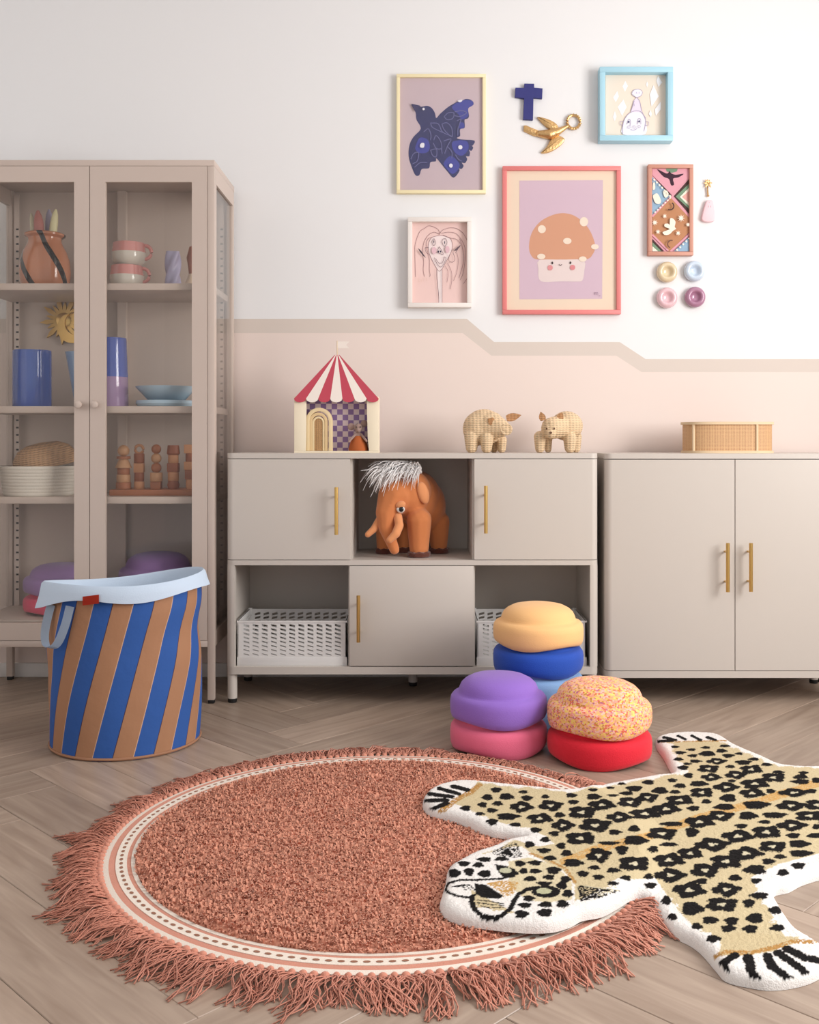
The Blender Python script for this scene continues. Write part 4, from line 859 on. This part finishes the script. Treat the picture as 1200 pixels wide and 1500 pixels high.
# ---- rattan animals
rat = rattan('rattan_straw', (238, 206, 166), 52)
def leaf(bm, base, tip, w, th):
    base, tip = Vector(base), Vector(tip); ax = (tip-base); ln = ax.length; ax.normalize(); sd = ax.cross(Vector((0, 1, 0))).normalized(); rows = []
    for k in range(7):
        t = k/6; ww = w*math.sin(math.pi*min(1, .25+.75*t))*(1 if t < 1 else 0); c = base+ax*(ln*t); rows.append([bm.verts.new(c+sd*ww), bm.verts.new(c+Vector((0, th*(1-t), 0))), bm.verts.new(c-sd*ww), bm.verts.new(c-Vector((0, th*(1-t), 0)))])
    for A_, B_ in zip(rows[:-1], rows[1:]):
        for k in range(4): bm.faces.new((A_[k], A_[(k+1) % 4], B_[(k+1) % 4], B_[k]))
    bm.faces.new(rows[0][::-1])
Ya = 3.50; s = Ya/F; A = lambda px, py, dy=0: pt(px, py, Ya+dy)
zleg = ZS+.017
pig = thing('rattan_pig', (X(712, Ya), Ya, ZS), 'woven rattan pig with a round snout disc, next to the rattan cat', 'figurine')
def leg(px, py, dy, r): p = A(px, py, dy); return ('t', [(p, r*1.08), (Vector((p.x, p.y, ZS+r*.75)), r*.86)])
bm = blob([('e', A(709, 626), (29*s, .062, 27*s)), ('e', A(700, 628, -.01), (22*s, .05, 25*s)), ('t', [(A(718, 624, -.02), 22*s), (A(733, 627, -.05), 14*s), (A(741, 629, -.068), 7.5*s)]), leg(691, 640, -.035, 10.5*s), leg(713, 642, -.05, 9.5*s), leg(735, 645, .0, 7.5*s), leg(724, 645, .035, 7.5*s)], .0022, 4)
for v in bm.verts: v.co.z = max(v.co.z, ZS+.0002)
finish('body', bm, rat, pig, 70)
bm = bmesh.new(); sn_ = A(742, 629, -.0785); lathe(bm, [(8*s, 0), (8.6*s, .002), (8*s, .004), (4*s, .003), (3.4*s, .005), (0, .005)], sn_, 'y', 24); finish('snout', bm, rat, pig)
for (p, q, w) in ((A(742, 613, .0), A(764, 608, .01), 6*s), (A(719, 612, -.066), A(722, 626, -.072), 5*s)):
    bm = bmesh.new(); leaf(bm, p, q, w, .003); bmesh.ops.recalc_face_normals(bm, faces=bm.faces); finish('ear', bm, rattan('rattan_ear', (190, 138, 92), 52), pig)
cat = thing('rattan_cat', (X(816, Ya), Ya, ZS), 'woven rattan cat with pointed ears facing the room', 'figurine')
bm = blob([('e', A(830, 624, .02), (24*s, .065, 22*s)), ('t', [(A(820, 625, -.02), 17*s), (A(809, 627, -.045), 16.5*s)]), ('e', A(807, 635, -.075), (8*s, .018, 7*s)), leg(791, 640, -.03, 8.5*s), leg(803, 644, .02, 6*s), leg(835, 642, -.03, 9.5*s), leg(844, 640, .03, 8*s)], .0022, 4)
for v in bm.verts: v.co.z = max(v.co.z, ZS+.0002)
finish('body', bm, rat, cat, 70)
for (p, q) in ((A(796, 616, -.05), A(792, 603, -.05)), (A(819, 615, -.05), A(824, 604, -.05))):
    bm = bmesh.new(); leaf(bm, p, q, 5*s, .004); bmesh.ops.recalc_face_normals(bm, faces=bm.faces); finish('ear', bm, MATS['rattan_ear'], cat)
bm = bmesh.new()
for u in (801, 812): ball(bm, A(u, 628, -.087), (1.3*s, .002, 1.6*s), 0, 2)
ball(bm, A(807, 634, -.0935), (2.2*s, .002, 1.6*s), 0, 2); finish('face_feature', bm, mat('dark_stitch', (96, 64, 44), .8), cat)
# ---- cane box
Yc = 3.50; s = Yc/F; bxm = pt(1065, 640, Yc); zr = fz(664.5)
cb = thing('cane_box', (bxm.x, Yc, zr), 'oval cane webbing box with wooden rims on the right cabinet', 'box')
def cane():
    m = mat('cane_webbing', (214, 168, 118), .6); nt = m.node_tree; b = nt.nodes['Principled BSDF']; L = nt.links.new; uv = N(nt, 'ShaderNodeUVMap'); mp = N(nt, 'ShaderNodeMapping'); mp.inputs['Scale'].default_value = (1, 1, 1); L(uv.outputs[0], mp.inputs[0])
    bk_ = N(nt, 'ShaderNodeTexBrick'); bk_.offset = 0; bk_.inputs['Scale'].default_value = 1; bk_.inputs['Brick Width'].default_value = .0052; bk_.inputs['Row Height'].default_value = .0052; bk_.inputs['Mortar Size'].default_value = .0014; bk_.inputs['Mortar Smooth'].default_value = .3
    bk_.inputs['Color1'].default_value = rgb(160, 100, 64); bk_.inputs['Color2'].default_value = rgb(176, 118, 78); bk_.inputs['Mortar'].default_value = rgb(218, 178, 132); L(mp.outputs[0], bk_.inputs['Vector']); L(bk_.outputs['Color'], b.inputs['Base Color'])
    bp = N(nt, 'ShaderNodeBump'); bp.inputs['Strength'].default_value = .6; bp.inputs['Distance'].default_value = .001; L(bk_.outputs['Fac'], bp.inputs['Height']); L(bp.outputs[0], b.inputs['Normal']); return m
def oval(off=0, n=72):
    a_, b_ = .146+off, .085+off; out = []
    for k in range(n):
        t = 2*math.pi*k/n; c, q = math.cos(t), math.sin(t); out.append((bxm.x+a_*math.copysign(abs(c)**.62, c), Yc+b_*math.copysign(abs(q)**.72, q)))
    return out
def ovring(o0, o1, z0, z1):
    bm = bmesh.new(); A_, B_ = oval(o0), oval(o1); n = len(A_)
    r = [[bm.verts.new((x, y, z)) for x, y in pl] for pl, z in ((A_, z0), (B_, z0), (B_, z1), (A_, z1))]
    for i in range(4):
        for k in range(n): bm.faces.new((r[i][k], r[i][(k+1) % n], r[(i+1) % 4][(k+1) % n], r[(i+1) % 4][k]))
    bmesh.ops.recalc_face_normals(bm, faces=bm.faces); return bm
ht = .105; rimw = mat('pale_beech', (222, 196, 160), .6)
bm = bmesh.new(); uvl = bm.loops.layers.uv.new('UVMap'); ol = oval(); per = 0; acc = [0]
for i in range(len(ol)): per += math.dist(ol[i], ol[(i+1) % len(ol)]); acc.append(per)
lo = [bm.verts.new((x, y, zr+.006)) for x, y in ol]; hi = [bm.verts.new((x, y, zr+ht-.006)) for x, y in ol]
for i in range(len(ol)):
    j = (i+1) % len(ol); f = bm.faces.new((lo[i], lo[j], hi[j], hi[i]))
    for lp, uvv in zip(f.loops, ((acc[i], 0), (acc[i+1], 0), (acc[i+1], ht), (acc[i], ht))): lp[uvl].uv = uvv
finish('cane_side', bm, cane(), cb, 60)
finish('rim', ovring(-.006, .006, zr+ht-.009, zr+ht), rimw, cb, 40); finish('base_ring', ovring(-.006, .005, zr, zr+.008), rimw, cb, 40)
bm = bmesh.new(); bm.faces.new([bm.verts.new((x, y, zr+.004)) for x, y in oval(-.002)]); finish('base', bm, rimw, cb, 0)
for px in (1017.5, 1105):
    x_ = X(px, 3.43); i = min(range(len(ol)), key=lambda k: abs(ol[k][0]-x_)+(10 if ol[k][1] > Yc else 0)); bm = bmesh.new(); tube(bm, [(ol[i][0], ol[i][1]-.001, zr+.004), (ol[i][0], ol[i][1]-.001, zr+ht-.004)], .0048, 10); finish('upright', bm, rimw, cb)

# ---- mammoth plush
Yq = 3.46; s = Yq/F; Q = lambda px, py, dy=0: pt(px, py, Yq+dy)
zm = zm1
mam = thing('mammoth_plush', (X(603, Yq), Yq+.03, zm), 'orange plush mammoth with white hair tuft in the open compartment', 'plush toy')
plush = mat('orange_suede', (206, 124, 70), .85, sheen=.3, bump=.15, bscale=120)
def down(px, dy, r0, r1, ytop): p = Q(px, ytop, dy); return ('t', [(p, r0), (Vector((p.x, p.y, zm+r1*.9)), r1)])
bm = blob([('e', Q(612, 731, .05), (35*s, .10, 42*s)), ('e', Q(628, 742, .07), (26*s, .085, 38*s)), ('e', Q(598, 722, -.02), (34*s, .07, 36*s)),
           ('t', [(Q(580, 725, -.05), 27*s), (Q(567, 750, -.075), 17*s), (Q(566, 772, -.085), 12*s), (Q(572, 790, -.095), 9*s), (Q(578, 805, -.10), 7.5*s)]),
           down(614, -.055, 19*s, 15*s, 762), down(643, .06, 17*s, 13.5*s, 765), down(563, .05, 14*s, 12*s, 765), down(590, .09, 14*s, 12*s, 770)], .004, 6)
for v in bm.verts: v.co.z = max(v.co.z, zm+.0003)
finish('body', bm, plush, mam, 70)
for (px, dy, r) in ((614, -.055, 16*s), (643, .06, 14.5*s), (563, .05, 13*s), (590, .09, 13*s)):
    p = Q(px, 800, dy); bm = bmesh.new(); lathe(bm, [(r*.95, 0), (r*1.05, .004), (r*1.03, .014), (r*.9, .018)], (p.x, p.y, zm), seg=28, wob=lambda a, q, h: (q*(1+.04*math.sin(9*a)), h+.002*math.sin(7*a)*(h > .01))); finish('foot', bm, mat('brown_fur', (92, 44, 30), .95, sheen=.4, bump=.8, bscale=150), mam)
for (chain) in ([(Q(583, 757, -.095), 6.5*s), (Q(585, 770, -.115), 6.5*s), (Q(580, 782, -.13), 6.3*s), (Q(571, 791, -.135), 5*s)], [(Q(556, 762, -.07), 6*s), (Q(548, 775, -.085), 5.5*s), (Q(539, 783, -.09), 4.5*s)]):
    bm = blob([('t', chain)], .002, 3); finish('tusk', bm, mat('tan_suede', (224, 148, 96), .85, sheen=.3), mam, 70)
bm = blob([('e', Q(620, 722, -.075), (9*s, .012, 17*s), (0, math.radians(-18), math.radians(28)))], .003, 2); finish('ear', bm, mat('tan_suede', (224, 148, 96)), mam, 70)
bm = bmesh.new(); ball(bm, Q(587, 746, -.108), (6*s, .006, 5.2*s)); ey = finish('eye', bm, mat('eye_white', (226, 222, 216), .3), mam)
bm = bmesh.new(); ball(bm, Q(588, 746, -.1125), (3.6*s, .004, 4*s), 0, 2); finish('pupil', bm, mat('eye_black', (20, 22, 28), .1), ey)
bm = blob([('e', Q(587, 739.5, -.106), (7.5*s, .010, 5.5*s), (0, math.radians(-18), 0))], .0016, 2); finish('eyelid', bm, MATS['tan_suede'], mam, 70)
bm = bmesh.new(); rnd = random.Random(5)
for k in range(620):
    a = rnd.uniform(0, 6.28); q = math.sqrt(rnd.random()); u0, v0 = 590+29*q*math.cos(a), 690+12*q*math.sin(a); dy0 = rnd.uniform(-.095, .02)
    side_ = (u0-594)/26; L_ = rnd.uniform(22, 40); tx = u0-L_*rnd.uniform(.25, 1.0)*(1.0-.75*max(0, side_)); ty = v0+L_*rnd.uniform(-.15, .75)
    lift_ = rnd.uniform(4, 12); pts_ = []
    for j in range(7):
        t = j/6; pts_.append(Q(u0+(tx-u0)*t, max(675.5, v0+(ty-v0)*t*t-lift_*math.sin(math.pi*t)*.8), max(-.135, dy0-.045*t)))
    tube(bm, pts_, [.0020, .0023, .0022, .0019, .0015, .001, .0004], 3)
ho = finish('hair', bm, mat('white_faux_fur', (248, 246, 245), .8, sheen=.3), mam); ho['kind'] = 'stuff'

# ================================================================== WALL DECOR
def frame(px0, py0, px1, py1, dep, bw, m, label, sheet, rx=.6, ox=None, art=None, glassed=True):
    Yf = YW-dep; a, b = pt(px0, py1, Yf), pt(px1, py0, Yf); w = bw*Yf/F
    t = thing('picture_frame', ((a.x+b.x)/2, YW-dep/2, a.z), label, 'picture', 'framed pictures')
    for (x0, x1, z0, z1) in ((a.x, b.x, b.z-w, b.z), (a.x, b.x, a.z, a.z+w), (a.x, a.x+w, a.z+w, b.z-w), (b.x-w, b.x, a.z+w, b.z-w)):
        finish('frame_bar', B(x0, x1, Yf, YW-.0005, z0, z1, .0012), m, t)
    rec = YW-dep*(1-rx)
    finish('sheet', B(a.x+w*.9, b.x-w*.9, rec, rec+.002, a.z+w*.9, b.z-w*.9), flat(sheet), t, 0)
    if art: art(Art(*ox, rec-.0003), t)
    if glassed: finish('glass_pane', B(a.x+w*.9, b.x-w*.9, rec-.010, rec-.008, a.z+w*.9, b.z-w*.9), glass_mat('picture_glass', (.99, .99, .99)), t, 0)
    return t
NAVY, BLUE, INK = (64, 66, 108), (76, 80, 160), (66, 62, 82)
def bird_art(A, t):
    A.poly(smooth_closed([(245,437),(300,445),(350,460),(420,450),(470,475),(505,530),(518,585),(560,540),(640,470),(720,420),(760,403),(790,412),(830,378),(890,380),(925,410),(925,440),(870,480),(880,560),(862,592),(830,605),(832,690),(780,710),(782,780),(745,803),
        (800,820),(940,832),(915,890),(890,880),(925,905),(905,945),(880,935),(890,965),(880,1005),(845,1005),(860,1035),(835,1080),(800,1075),(820,1110),(795,1145),(765,1135),(775,1165),(710,1240),(640,1170),(525,1030),(515,1060),(455,1070),(440,1135),(360,1145),(335,1210),(290,1212),(245,1110),(215,1000),(225,880),(270,790),(350,700),(300,600),(292,520)], 3), NAVY)
    for c in ([(690,470),(760,410),(850,385),(920,400),(920,445),(870,480),(870,560),(800,600),(760,540)], [(300,870),(340,800),(420,820),(450,900),(420,960),(340,970),(290,930)], [(690,860),(760,830),(860,845),(870,930),(800,1000),(720,960)], [(600,1080),(680,1000),(770,1080),(760,1150),(700,1200),(640,1150)], [(770,640),(820,640),(825,690),(775,700)]): A.poly(smooth_closed(c, 4), BLUE)
    for c in ([(455,640),(540,650),(590,740),(700,790)], [(455,640),(480,690),(590,745)], [(580,650),(640,640),(690,700),(690,790),(610,720),(580,650)], [(605,570),(650,530),(710,530),(700,590),(640,605),(605,570)], [(720,520),(800,505),(850,530),(780,570),(720,560)], [(380,740),(430,705),(460,770),(455,830)], [(490,830),(520,780),(570,850),(575,920),(520,920),(485,860)], [(575,920),(585,980)], [(455,940),(520,930),(520,1010),(480,1000),(455,940)], [(600,840),(680,820),(640,900),(610,980)], [(640,900),(690,960),(690,1030)], [(240,1040),(270,980),(325,970),(310,1060),(260,1090)], [(280,1130),(340,1080),(420,1075)], [(745,620),(790,605),(760,700),(755,780)], [(730,990),(760,1040),(800,1060)]): A.line(c, 9, (112, 112, 158))
    A.poly(ell(380, 490, 13, 14), (240, 238, 244)); A.poly(smooth_closed([(340,885),(360,862),(388,868),(382,912),(345,912)], 3), (240, 238, 244)); A.poly(ell(783, 910, 23, 23), (240, 238, 244)); A.poly(ell(680, 1112, 20, 23), (240, 238, 244)); A.poly([(752,398),(762,412),(780,418),(800,408),(806,388),(780,392)], (240, 238, 244))
    A.poly(smooth_closed([(245,437),(300,445),(345,460),(310,500),(288,520),(268,480)], 3), (70, 66, 104))
    A.done('print', t)
frame(581, 108, 712, 283, .020, 5, mat('yellow_frame', (246, 232, 188), .5), 'pale yellow framed print of a dark blue bird', (206, 186, 192), .5, (570, 95, 7.5), bird_art)
def girl_art(A, t):
    A.poly(smooth_closed([(520,380),(600,378),(690,410),(725,470),(725,560),(690,650),(640,740),(590,830),(550,865),(510,820),(440,690),(405,590),(400,500),(440,410)], 4), (240, 222, 220)); A.poly([(520,845),(585,840),(590,1300),(545,1300)], (240, 224, 222))
    for c in ([(520,380),(440,410),(400,500),(405,590),(440,690),(510,820),(550,865),(590,830),(640,740),(690,650),(725,560),(725,470),(690,410),(600,378),(520,380)], [(550,365),(545,310),(500,270),(410,242),(350,275),(285,320),(240,420),(215,520),(215,650),(222,945)], [(555,360),(480,330),(400,370),(340,470),(320,600),(335,730),(330,850),(345,940)], [(460,400),(400,420),(370,500),(400,640),(415,720),(415,850),(425,920),(415,940)],
              [(555,350),(600,300),(700,270),(800,285),(880,350),(920,420),(945,470)], [(580,345),(680,330),(780,350),(850,430),(900,540),(905,680),(880,880),(835,990)], [(600,370),(700,410),(790,430),(840,490)], [(830,420),(870,560),(885,720),(820,960)], [(790,610),(810,720),(790,880),(745,1000)], [(660,750),(715,870),(720,1000),(700,1110)], [(630,790),(670,880),(655,1020)], [(935,960),(880,1040)]): A.line(c, 5, (150, 112, 116))
    for c in ([(475,420),(450,460),(470,515),(500,480),(480,420)], [(600,425),(585,470),(620,525),(655,480),(640,425),(600,425)], [(550,530),(520,600),(550,622),(605,632),(550,530)], [(480,680),(520,770),(570,810),(610,770),(640,690),(615,670)], [(500,690),(530,740),(570,765),(600,730),(615,670)], [(515,840),(515,960),(540,1180),(542,1300)], [(588,840),(588,1000),(588,1300)], [(405,545),(360,545),(365,600),(400,640)], [(690,640),(680,720),(730,745),(765,700),(735,610)]): A.line(c, 5.5, (120, 92, 100))
    for c in (ell(478, 585, 32, 48), ell(660, 570, 28, 48)): A.poly(c, (226, 188, 196))
    A.poly(ell(474, 465, 6, 20), INK); A.poly(ell(622, 475, 6, 20), INK); A.poly(ell(538, 600, 10, 14), INK); A.poly(ell(568, 600, 10, 14), INK)
    A.poly([(255,550),(300,590),(368,690),(330,660),(280,600)], (74, 66, 76)); A.poly([(845,505),(800,540),(745,590),(780,590),(830,540)], (110, 92, 100)); A.line([(840,510),(770,620)], 6, (120, 100, 108))
    for c in ([(255,960),(262,1015),(280,1015)], [(300,980),(302,1015)], [(325,960),(330,1010)], [(370,960),(375,1005)]): A.line(c, 4, (222, 190, 172), 1)
    A.done('drawing', t)
frame(597.5, 318, 691, 450, .036, 6.5, mat('white_frame', (238, 230, 224), .5), 'white box frame with pink drawing of a long-necked girl', (234, 202, 196), .62, (585, 305, 9.375), girl_art, False)
def mush_art(A, t):
    A.poly([(222,182),(975,178),(968,1248),(222,1252)], (218, 190, 204))
    A.poly(smooth_closed([(330,860),(308,780),(330,660),(400,560),(500,500),(610,475),(720,500),(820,580),(880,680),(905,780),(880,850),(820,892),(600,893),(390,893)], 4), (218, 160, 128))
    A.poly(smooth_closed([(400,900),(600,895),(800,900),(806,1000),(790,1080),(740,1092),(600,1090),(440,1095),(395,1060),(392,980)], 3), (236, 218, 214))
    for c in ((424, 620, 36, 36), (803, 553, 38, 42), (653, 727, 38, 28), (902, 779, 35, 24), (418, 867, 37, 25), (792, 890, 35, 24)): A.poly(ell(*c), (246, 228, 208))
    A.poly(ell(498, 968, 24, 24), (228, 150, 152)); A.poly(ell(700, 966, 24, 24), (226, 140, 144)); A.poly(ell(518, 926, 8, 12), (60, 44, 44)); A.poly(ell(681, 924, 8, 12), (60, 44, 44)); A.line([(576,938),(590,948),(604,938)], 5, (90, 60, 60))
    A.line([(898,1212),(900,1190),(910,1194),(912,1212)], 4, (150, 116, 140), 1); A.line([(912,1194),(926,1190),(928,1212)], 4, (150, 116, 140), 1); A.line([(934,1222),(950,1222)], 4, (150, 116, 140), 1)
    A.done('print', t)
frame(736.5, 243, 910, 460, .022, 6.3, mat('coral_frame', (226, 128, 126), .45), 'coral pink framed print of a smiling orange mushroom', (244, 222, 198), .5, (725, 235, 6.154), mush_art)
def clown_art(A, t):
    A.poly([(200,188),(1012,188),(1012,998),(200,998)], (238, 224, 208))
    for c in ([(455,300),(488,365),(450,440),(420,370)], [(350,430),(370,500),(330,575),(296,515)], [(430,540),(470,640),(412,755),(355,640)], [(318,690),(340,760),(318,825),(292,770)], [(738,305),(752,345),(738,385),(724,345)], [(880,235),(935,320),(885,380),(858,300)], [(820,355),(888,500),(795,635),(772,480)], [(915,570),(915,670),(850,755),(838,670)], [(780,680),(800,730),(785,775),(758,730)]): A.poly(c, (248, 246, 248))
    A.poly(smooth_closed([(420,998),(425,860),(470,760),(540,705),(620,690),(680,730),(715,800),(715,998)], 3), (242, 240, 246)); A.poly([(525,705),(560,560),(600,515),(640,560),(668,710)], (232, 222, 236)); A.poly(ell(606, 462, 70, 50), (242, 238, 246))
    for c in ([(540,460),(570,420),(640,412),(675,450),(650,500),(590,512),(540,470)], [(600,515),(640,570),(670,700),(720,790)], [(570,560),(545,640),(525,700)], [(420,990),(425,860),(470,760),(540,705),(620,690),(680,730),(715,800),(715,860),(695,960)], [(430,830),(390,830),(390,870),(425,880)], [(715,830),(755,840),(745,885),(715,880)], [(470,870),(500,800),(520,830),(515,890)], [(610,870),(620,800),(650,800),(655,870)], [(520,935),(560,945),(605,925)], [(590,600),(590,450)][:0] or [(565,600),(568,630)]): A.line(c, 6, (176, 160, 190))
    for c in ((495, 838, 11), (631, 832, 11)): A.poly(ell(c[0], c[1], c[2], c[2]+3), (92, 92, 122))
    for c in ((497, 907, 18), (566, 905, 18), (630, 900, 16)): A.line(ell(c[0], c[1], c[2], c[2], 12)+[(c[0]+c[2], c[1])], 5, (180, 164, 190), 1)
    for a in ((595, 450), (630, 450)): A.line([(a[0], a[1]), (a[0]+2, a[1]+24)], 5, (170, 160, 200), 1)
    A.done('drawing', t)
frame(879, 97.5, 986.5, 206, .045, 8, mat('sky_blue_frame', (172, 216, 232), .45), 'deep sky-blue box frame with a clown-hat drawing', (238, 224, 208), .72, (865, 85, 8.889), clown_art, False)
def quilt_art(A, t):
    Pk, Bl, Br, Gr, Dk, Cr = (222, 160, 172), (150, 180, 204), (190, 136, 100), (122, 150, 124), (78, 58, 56), (240, 232, 216)
    x0, x1, y0, y1 = 155, 715, 160, 1385
    A.poly([(x0,y0),(x1,y0),(x1,y1),(x0,y1)], Pk)
    A.poly([(x0,290),(430,560),(x0,850)], Bl); A.poly([(x1,300),(470,575),(x1,860)], Dk); A.poly([(x1,370),(500,580),(x1,780)], Gr); A.poly([(x1,430),(560,585),(x1,740)], Cr); A.poly([(x1,480),(590,585),(x1,690)], (226, 170, 160))
    A.poly([(x0,260),(170,260),(440,560),(430,590)], Dk); A.poly([(x0,y0),(x1,y0),(x1,290),(430,545),(x0,265)], Pk); A.poly(ell(440, 165, 88, 60)[:13], Gr) if False else A.poly([(350,165),(530,165),(515,215),(440,235),(365,215)], Gr)
    A.poly(smooth_closed([(225,182),(300,215),(375,245),(410,205),(430,240),(500,262),(615,248),(540,300),(460,320),(475,405),(430,415),(400,325),(320,290)], 3), (66, 44, 56))
    A.poly([(x0,890),(430,600),(x1,905),(x1,1080),(420,1385),(380,1385),(x0,1130)], Br); A.line([(x0,875),(430,590),(x1,895)], 26, Pk, 1); A.line([(x0,1140),(390,1375)], 26, Pk, 1); A.line([(x1,1120),(420,1385)], 26, Pk, 1)
    A.poly([(x0,1200),(330,1385),(x0,1385)], Dk); A.poly([(x0,1250),(290,1385),(x0,1385)], Gr); A.poly([(x0,1310),(240,1385),(x0,1385)], Cr); A.poly([(x1,1150),(470,1385),(x1,1385)], Bl)
    for c in ([(165,390),(190,380),(195,470),(160,480)], [(170,560),(230,540),(280,640),(260,690),(200,680),(165,600)], [(310,510),(370,500),(390,570),(340,600)]): A.poly(smooth_closed(c, 3), Cr)
    for k in range(7): u, v = 180+k*38, 320+k*40; A.poly([(u,v),(u+20,v+20),(u+4,v+36),(u-16,v+16)], Cr); u, v = 180+k*36, 815-k*34; A.poly([(u,v),(u+20,v-18),(u+32,v-4),(u+12,v+14)], Cr)
    for k in range(5): u, v = 690-k*45, 1185+k*42; A.poly([(u,v),(u+18,v+18),(u+2,v+34),(u-16,v+16)], Cr)
    A.poly(smooth_closed([(300,1110),(370,1080),(400,1060),(330,1030),(330,990),(380,985),(400,1000),(410,910),(450,910),(488,960),(475,1030),(495,1060),(450,1090),(400,1140),(330,1150)], 3), Cr)
    def star(cx_, cy_, r):
        A.poly([(cx_+(r if k % 2 == 0 else r*.4)*math.cos(math.pi*k/8), cy_+(r if k % 2 == 0 else r*.4)*math.sin(math.pi*k/8)) for k in range(16)], Cr)
    for c in ((330, 875, 38), (568, 905, 58), (185, 970, 48), (668, 1000, 36), (230, 1105, 40), (525, 1125, 42)): star(*c)
    for (cx_, cy_, a0, col) in ((405, 730, -60, Dk), (425, 1285, 110, (120, 84, 72))):
        A.line([(cx_+55*math.cos(math.radians(a)), cy_+55*math.sin(math.radians(a))) for a in range(a0, a0+190, 20)], 18, col)
    A.done('print', t)
frame(950, 240.5, 1016, 374, .024, 5.5, mat('terracotta_frame', (204, 146, 126), .5), 'terracotta framed patchwork print with birds and moons', (226, 178, 172), .5, (940, 230, 10), quilt_art, False)
# blue cross
def wpoly(pts, ox, oy, sc, Y=YW-.01): return [(pt(ox+u/sc, oy+v/sc, Y).x, pt(ox+u/sc, oy+v/sc, Y).z) for u, v in pts]
bm = bmesh.new(); prism(bm, wpoly([(232,130),(375,132),(375,190),(498,200),(492,345),(365,335),(358,658),(215,652),(230,345),(95,325),(102,190),(232,192)], 745, 110, 10), YW-.0005, YW-.014, .003); tag(finish('wall_cross', bm, mat('ultramarine_clay', (52, 54, 120), .75, bump=.3, bscale=90)), 'small dark blue clay cross on the wall', 'cross')
# gold bird with wreath
gb = thing('gold_bird', (pt(808, 195, YW).x, YW-.01, pt(808, 222, YW).z), 'gold swallow ornament carrying a wreath ring on the wall', 'ornament')
for nm, pl, th in (('wing', smooth_closed([(425,610),(520,625),(620,660),(700,710),(735,775),(700,830),(620,800),(540,740),(470,670)], 3), .012), ('wing', smooth_closed([(480,1130),(560,1050),(620,940),(700,880),(780,900),(825,945),(760,1030),(640,1110),(540,1140)], 3), .012), ('tail', [(225,735),(260,730),(350,770),(470,815),(450,900),(360,880),(225,815)], .010)):
    bm = bmesh.new(); prism(bm, wpoly(pl, 745, 110, 10), YW-.0005, YW-th, .004); finish(nm, bm, mat('aged_gold', (216, 176, 122), .34, 1.0, bump=1.0, bscale=140), gb)
bm = blob([('t', [(pt(745+45, 110+86, YW-.01), .012), (pt(745+60, 110+87, YW-.011), .019), (pt(745+72, 110+83, YW-.012), .014), (pt(745+83, 110+77, YW-.012), .008), (pt(745+88, 110+74, YW-.012), .004)])], .0025, 3)
for v in bm.verts: v.co.y = min(v.co.y, YW-.0005)
finish('body', bm, MATS['aged_gold'], gb, 70)
bm = bmesh.new(); wc = pt(745+95.5, 110+68.5, YW-.008); tube(bm, [(wc.x+(.0225+.0015*(k % 2))*math.cos(a), YW-.008, wc.z+(.0235+.0015*(k % 2))*math.sin(a)) for k, a in enumerate([2*math.pi*k/36 for k in range(36)])], [.0058 if k % 2 else .0044 for k in range(36)], 8, closed=True); finish('wreath', bm, MATS['aged_gold'], gb)
# gold hook and pink pendant
hk = thing('gold_hook', (pt(1037, 275, YW).x, YW-.008, pt(1037, 288, YW).z), 'tiny gold palm-shaped hook above the pink pendant', 'hook')
bm = bmesh.new(); tube(bm, [pt(1037.5, 288, YW-.006), pt(1036.5, 276, YW-.007), pt(1037, 264, YW-.006)], .0028, 8); ball(bm, pt(1037.5, 287, YW-.007), (.005, .006, .003), 0, 2); finish('stem', bm, MATS['aged_gold'], hk)
for (u, v) in ((1031, 268), (1044, 268), (1033, 275), (1042, 275), (1037, 262), (1033, 263), (1041, 263)):
    bm = bmesh.new(); leaf(bm, pt(1037, 268, YW-.007), pt(u, v, YW-.009), .004, .002); bmesh.ops.recalc_face_normals(bm, faces=bm.faces); finish('frond', bm, MATS['aged_gold'], hk)
pd = thing('pink_pendant', (pt(1037, 310, YW).x, YW-.008, pt(1037, 326, YW).z), 'pale pink teardrop clay pendant hanging under the gold hook', 'ornament')
bm = bmesh.new(); prism(bm, wpoly(smooth_closed([(960,640),(1040,640),(1060,720),(1075,860),(1060,940),(960,955),(885,925),(890,840),(930,700)], 4), 940, 230, 10), YW-.0005, YW-.016, .004); finish('pendant_body', bm, mat('pink_clay', (238, 208, 214), .6), pd)
for (u, v, a, b) in ((993, 665, 6, 5), (980, 725, 6, 16), (1012, 725, 6, 16)):
    bm = bmesh.new(); prism(bm, wpoly(ell(u, v, a, b, 12), 940, 230, 10, YW-.016), YW-.0155, YW-.0164); finish('hole', bm, mat('pink_shade', (214, 176, 186), .7), pd)
# donut knobs
for (u, v, col, nm) in ((976, 399.5, (226, 206, 170), 'beige'), (1016, 398, (204, 218, 234), 'pale blue'), (976, 437, (232, 192, 198), 'pink'), (1017, 436, (172, 122, 148), 'mauve')):
    c = pt(u, v, YW); r = 15.3*YW/F
    bm = bmesh.new(); lathe(bm, [(r*.80, .0005), (r*.97, .006), (r, .013), (r*.93, .021), (r*.76, .0265), (r*.60, .027), (r*.49, .023), (r*.40, .015), (r*.25, .012), (0, .011)], (c.x, YW, c.z), 'y', 40)
    tag(finish('donut_wall_hook', bm, mat('glazed_'+nm.replace(' ', '_'), col, .18, coat=.5), None, 60), '%s glazed donut-shaped wall hook under the patchwork print' % nm, 'wall hook', 'donut wall hooks')
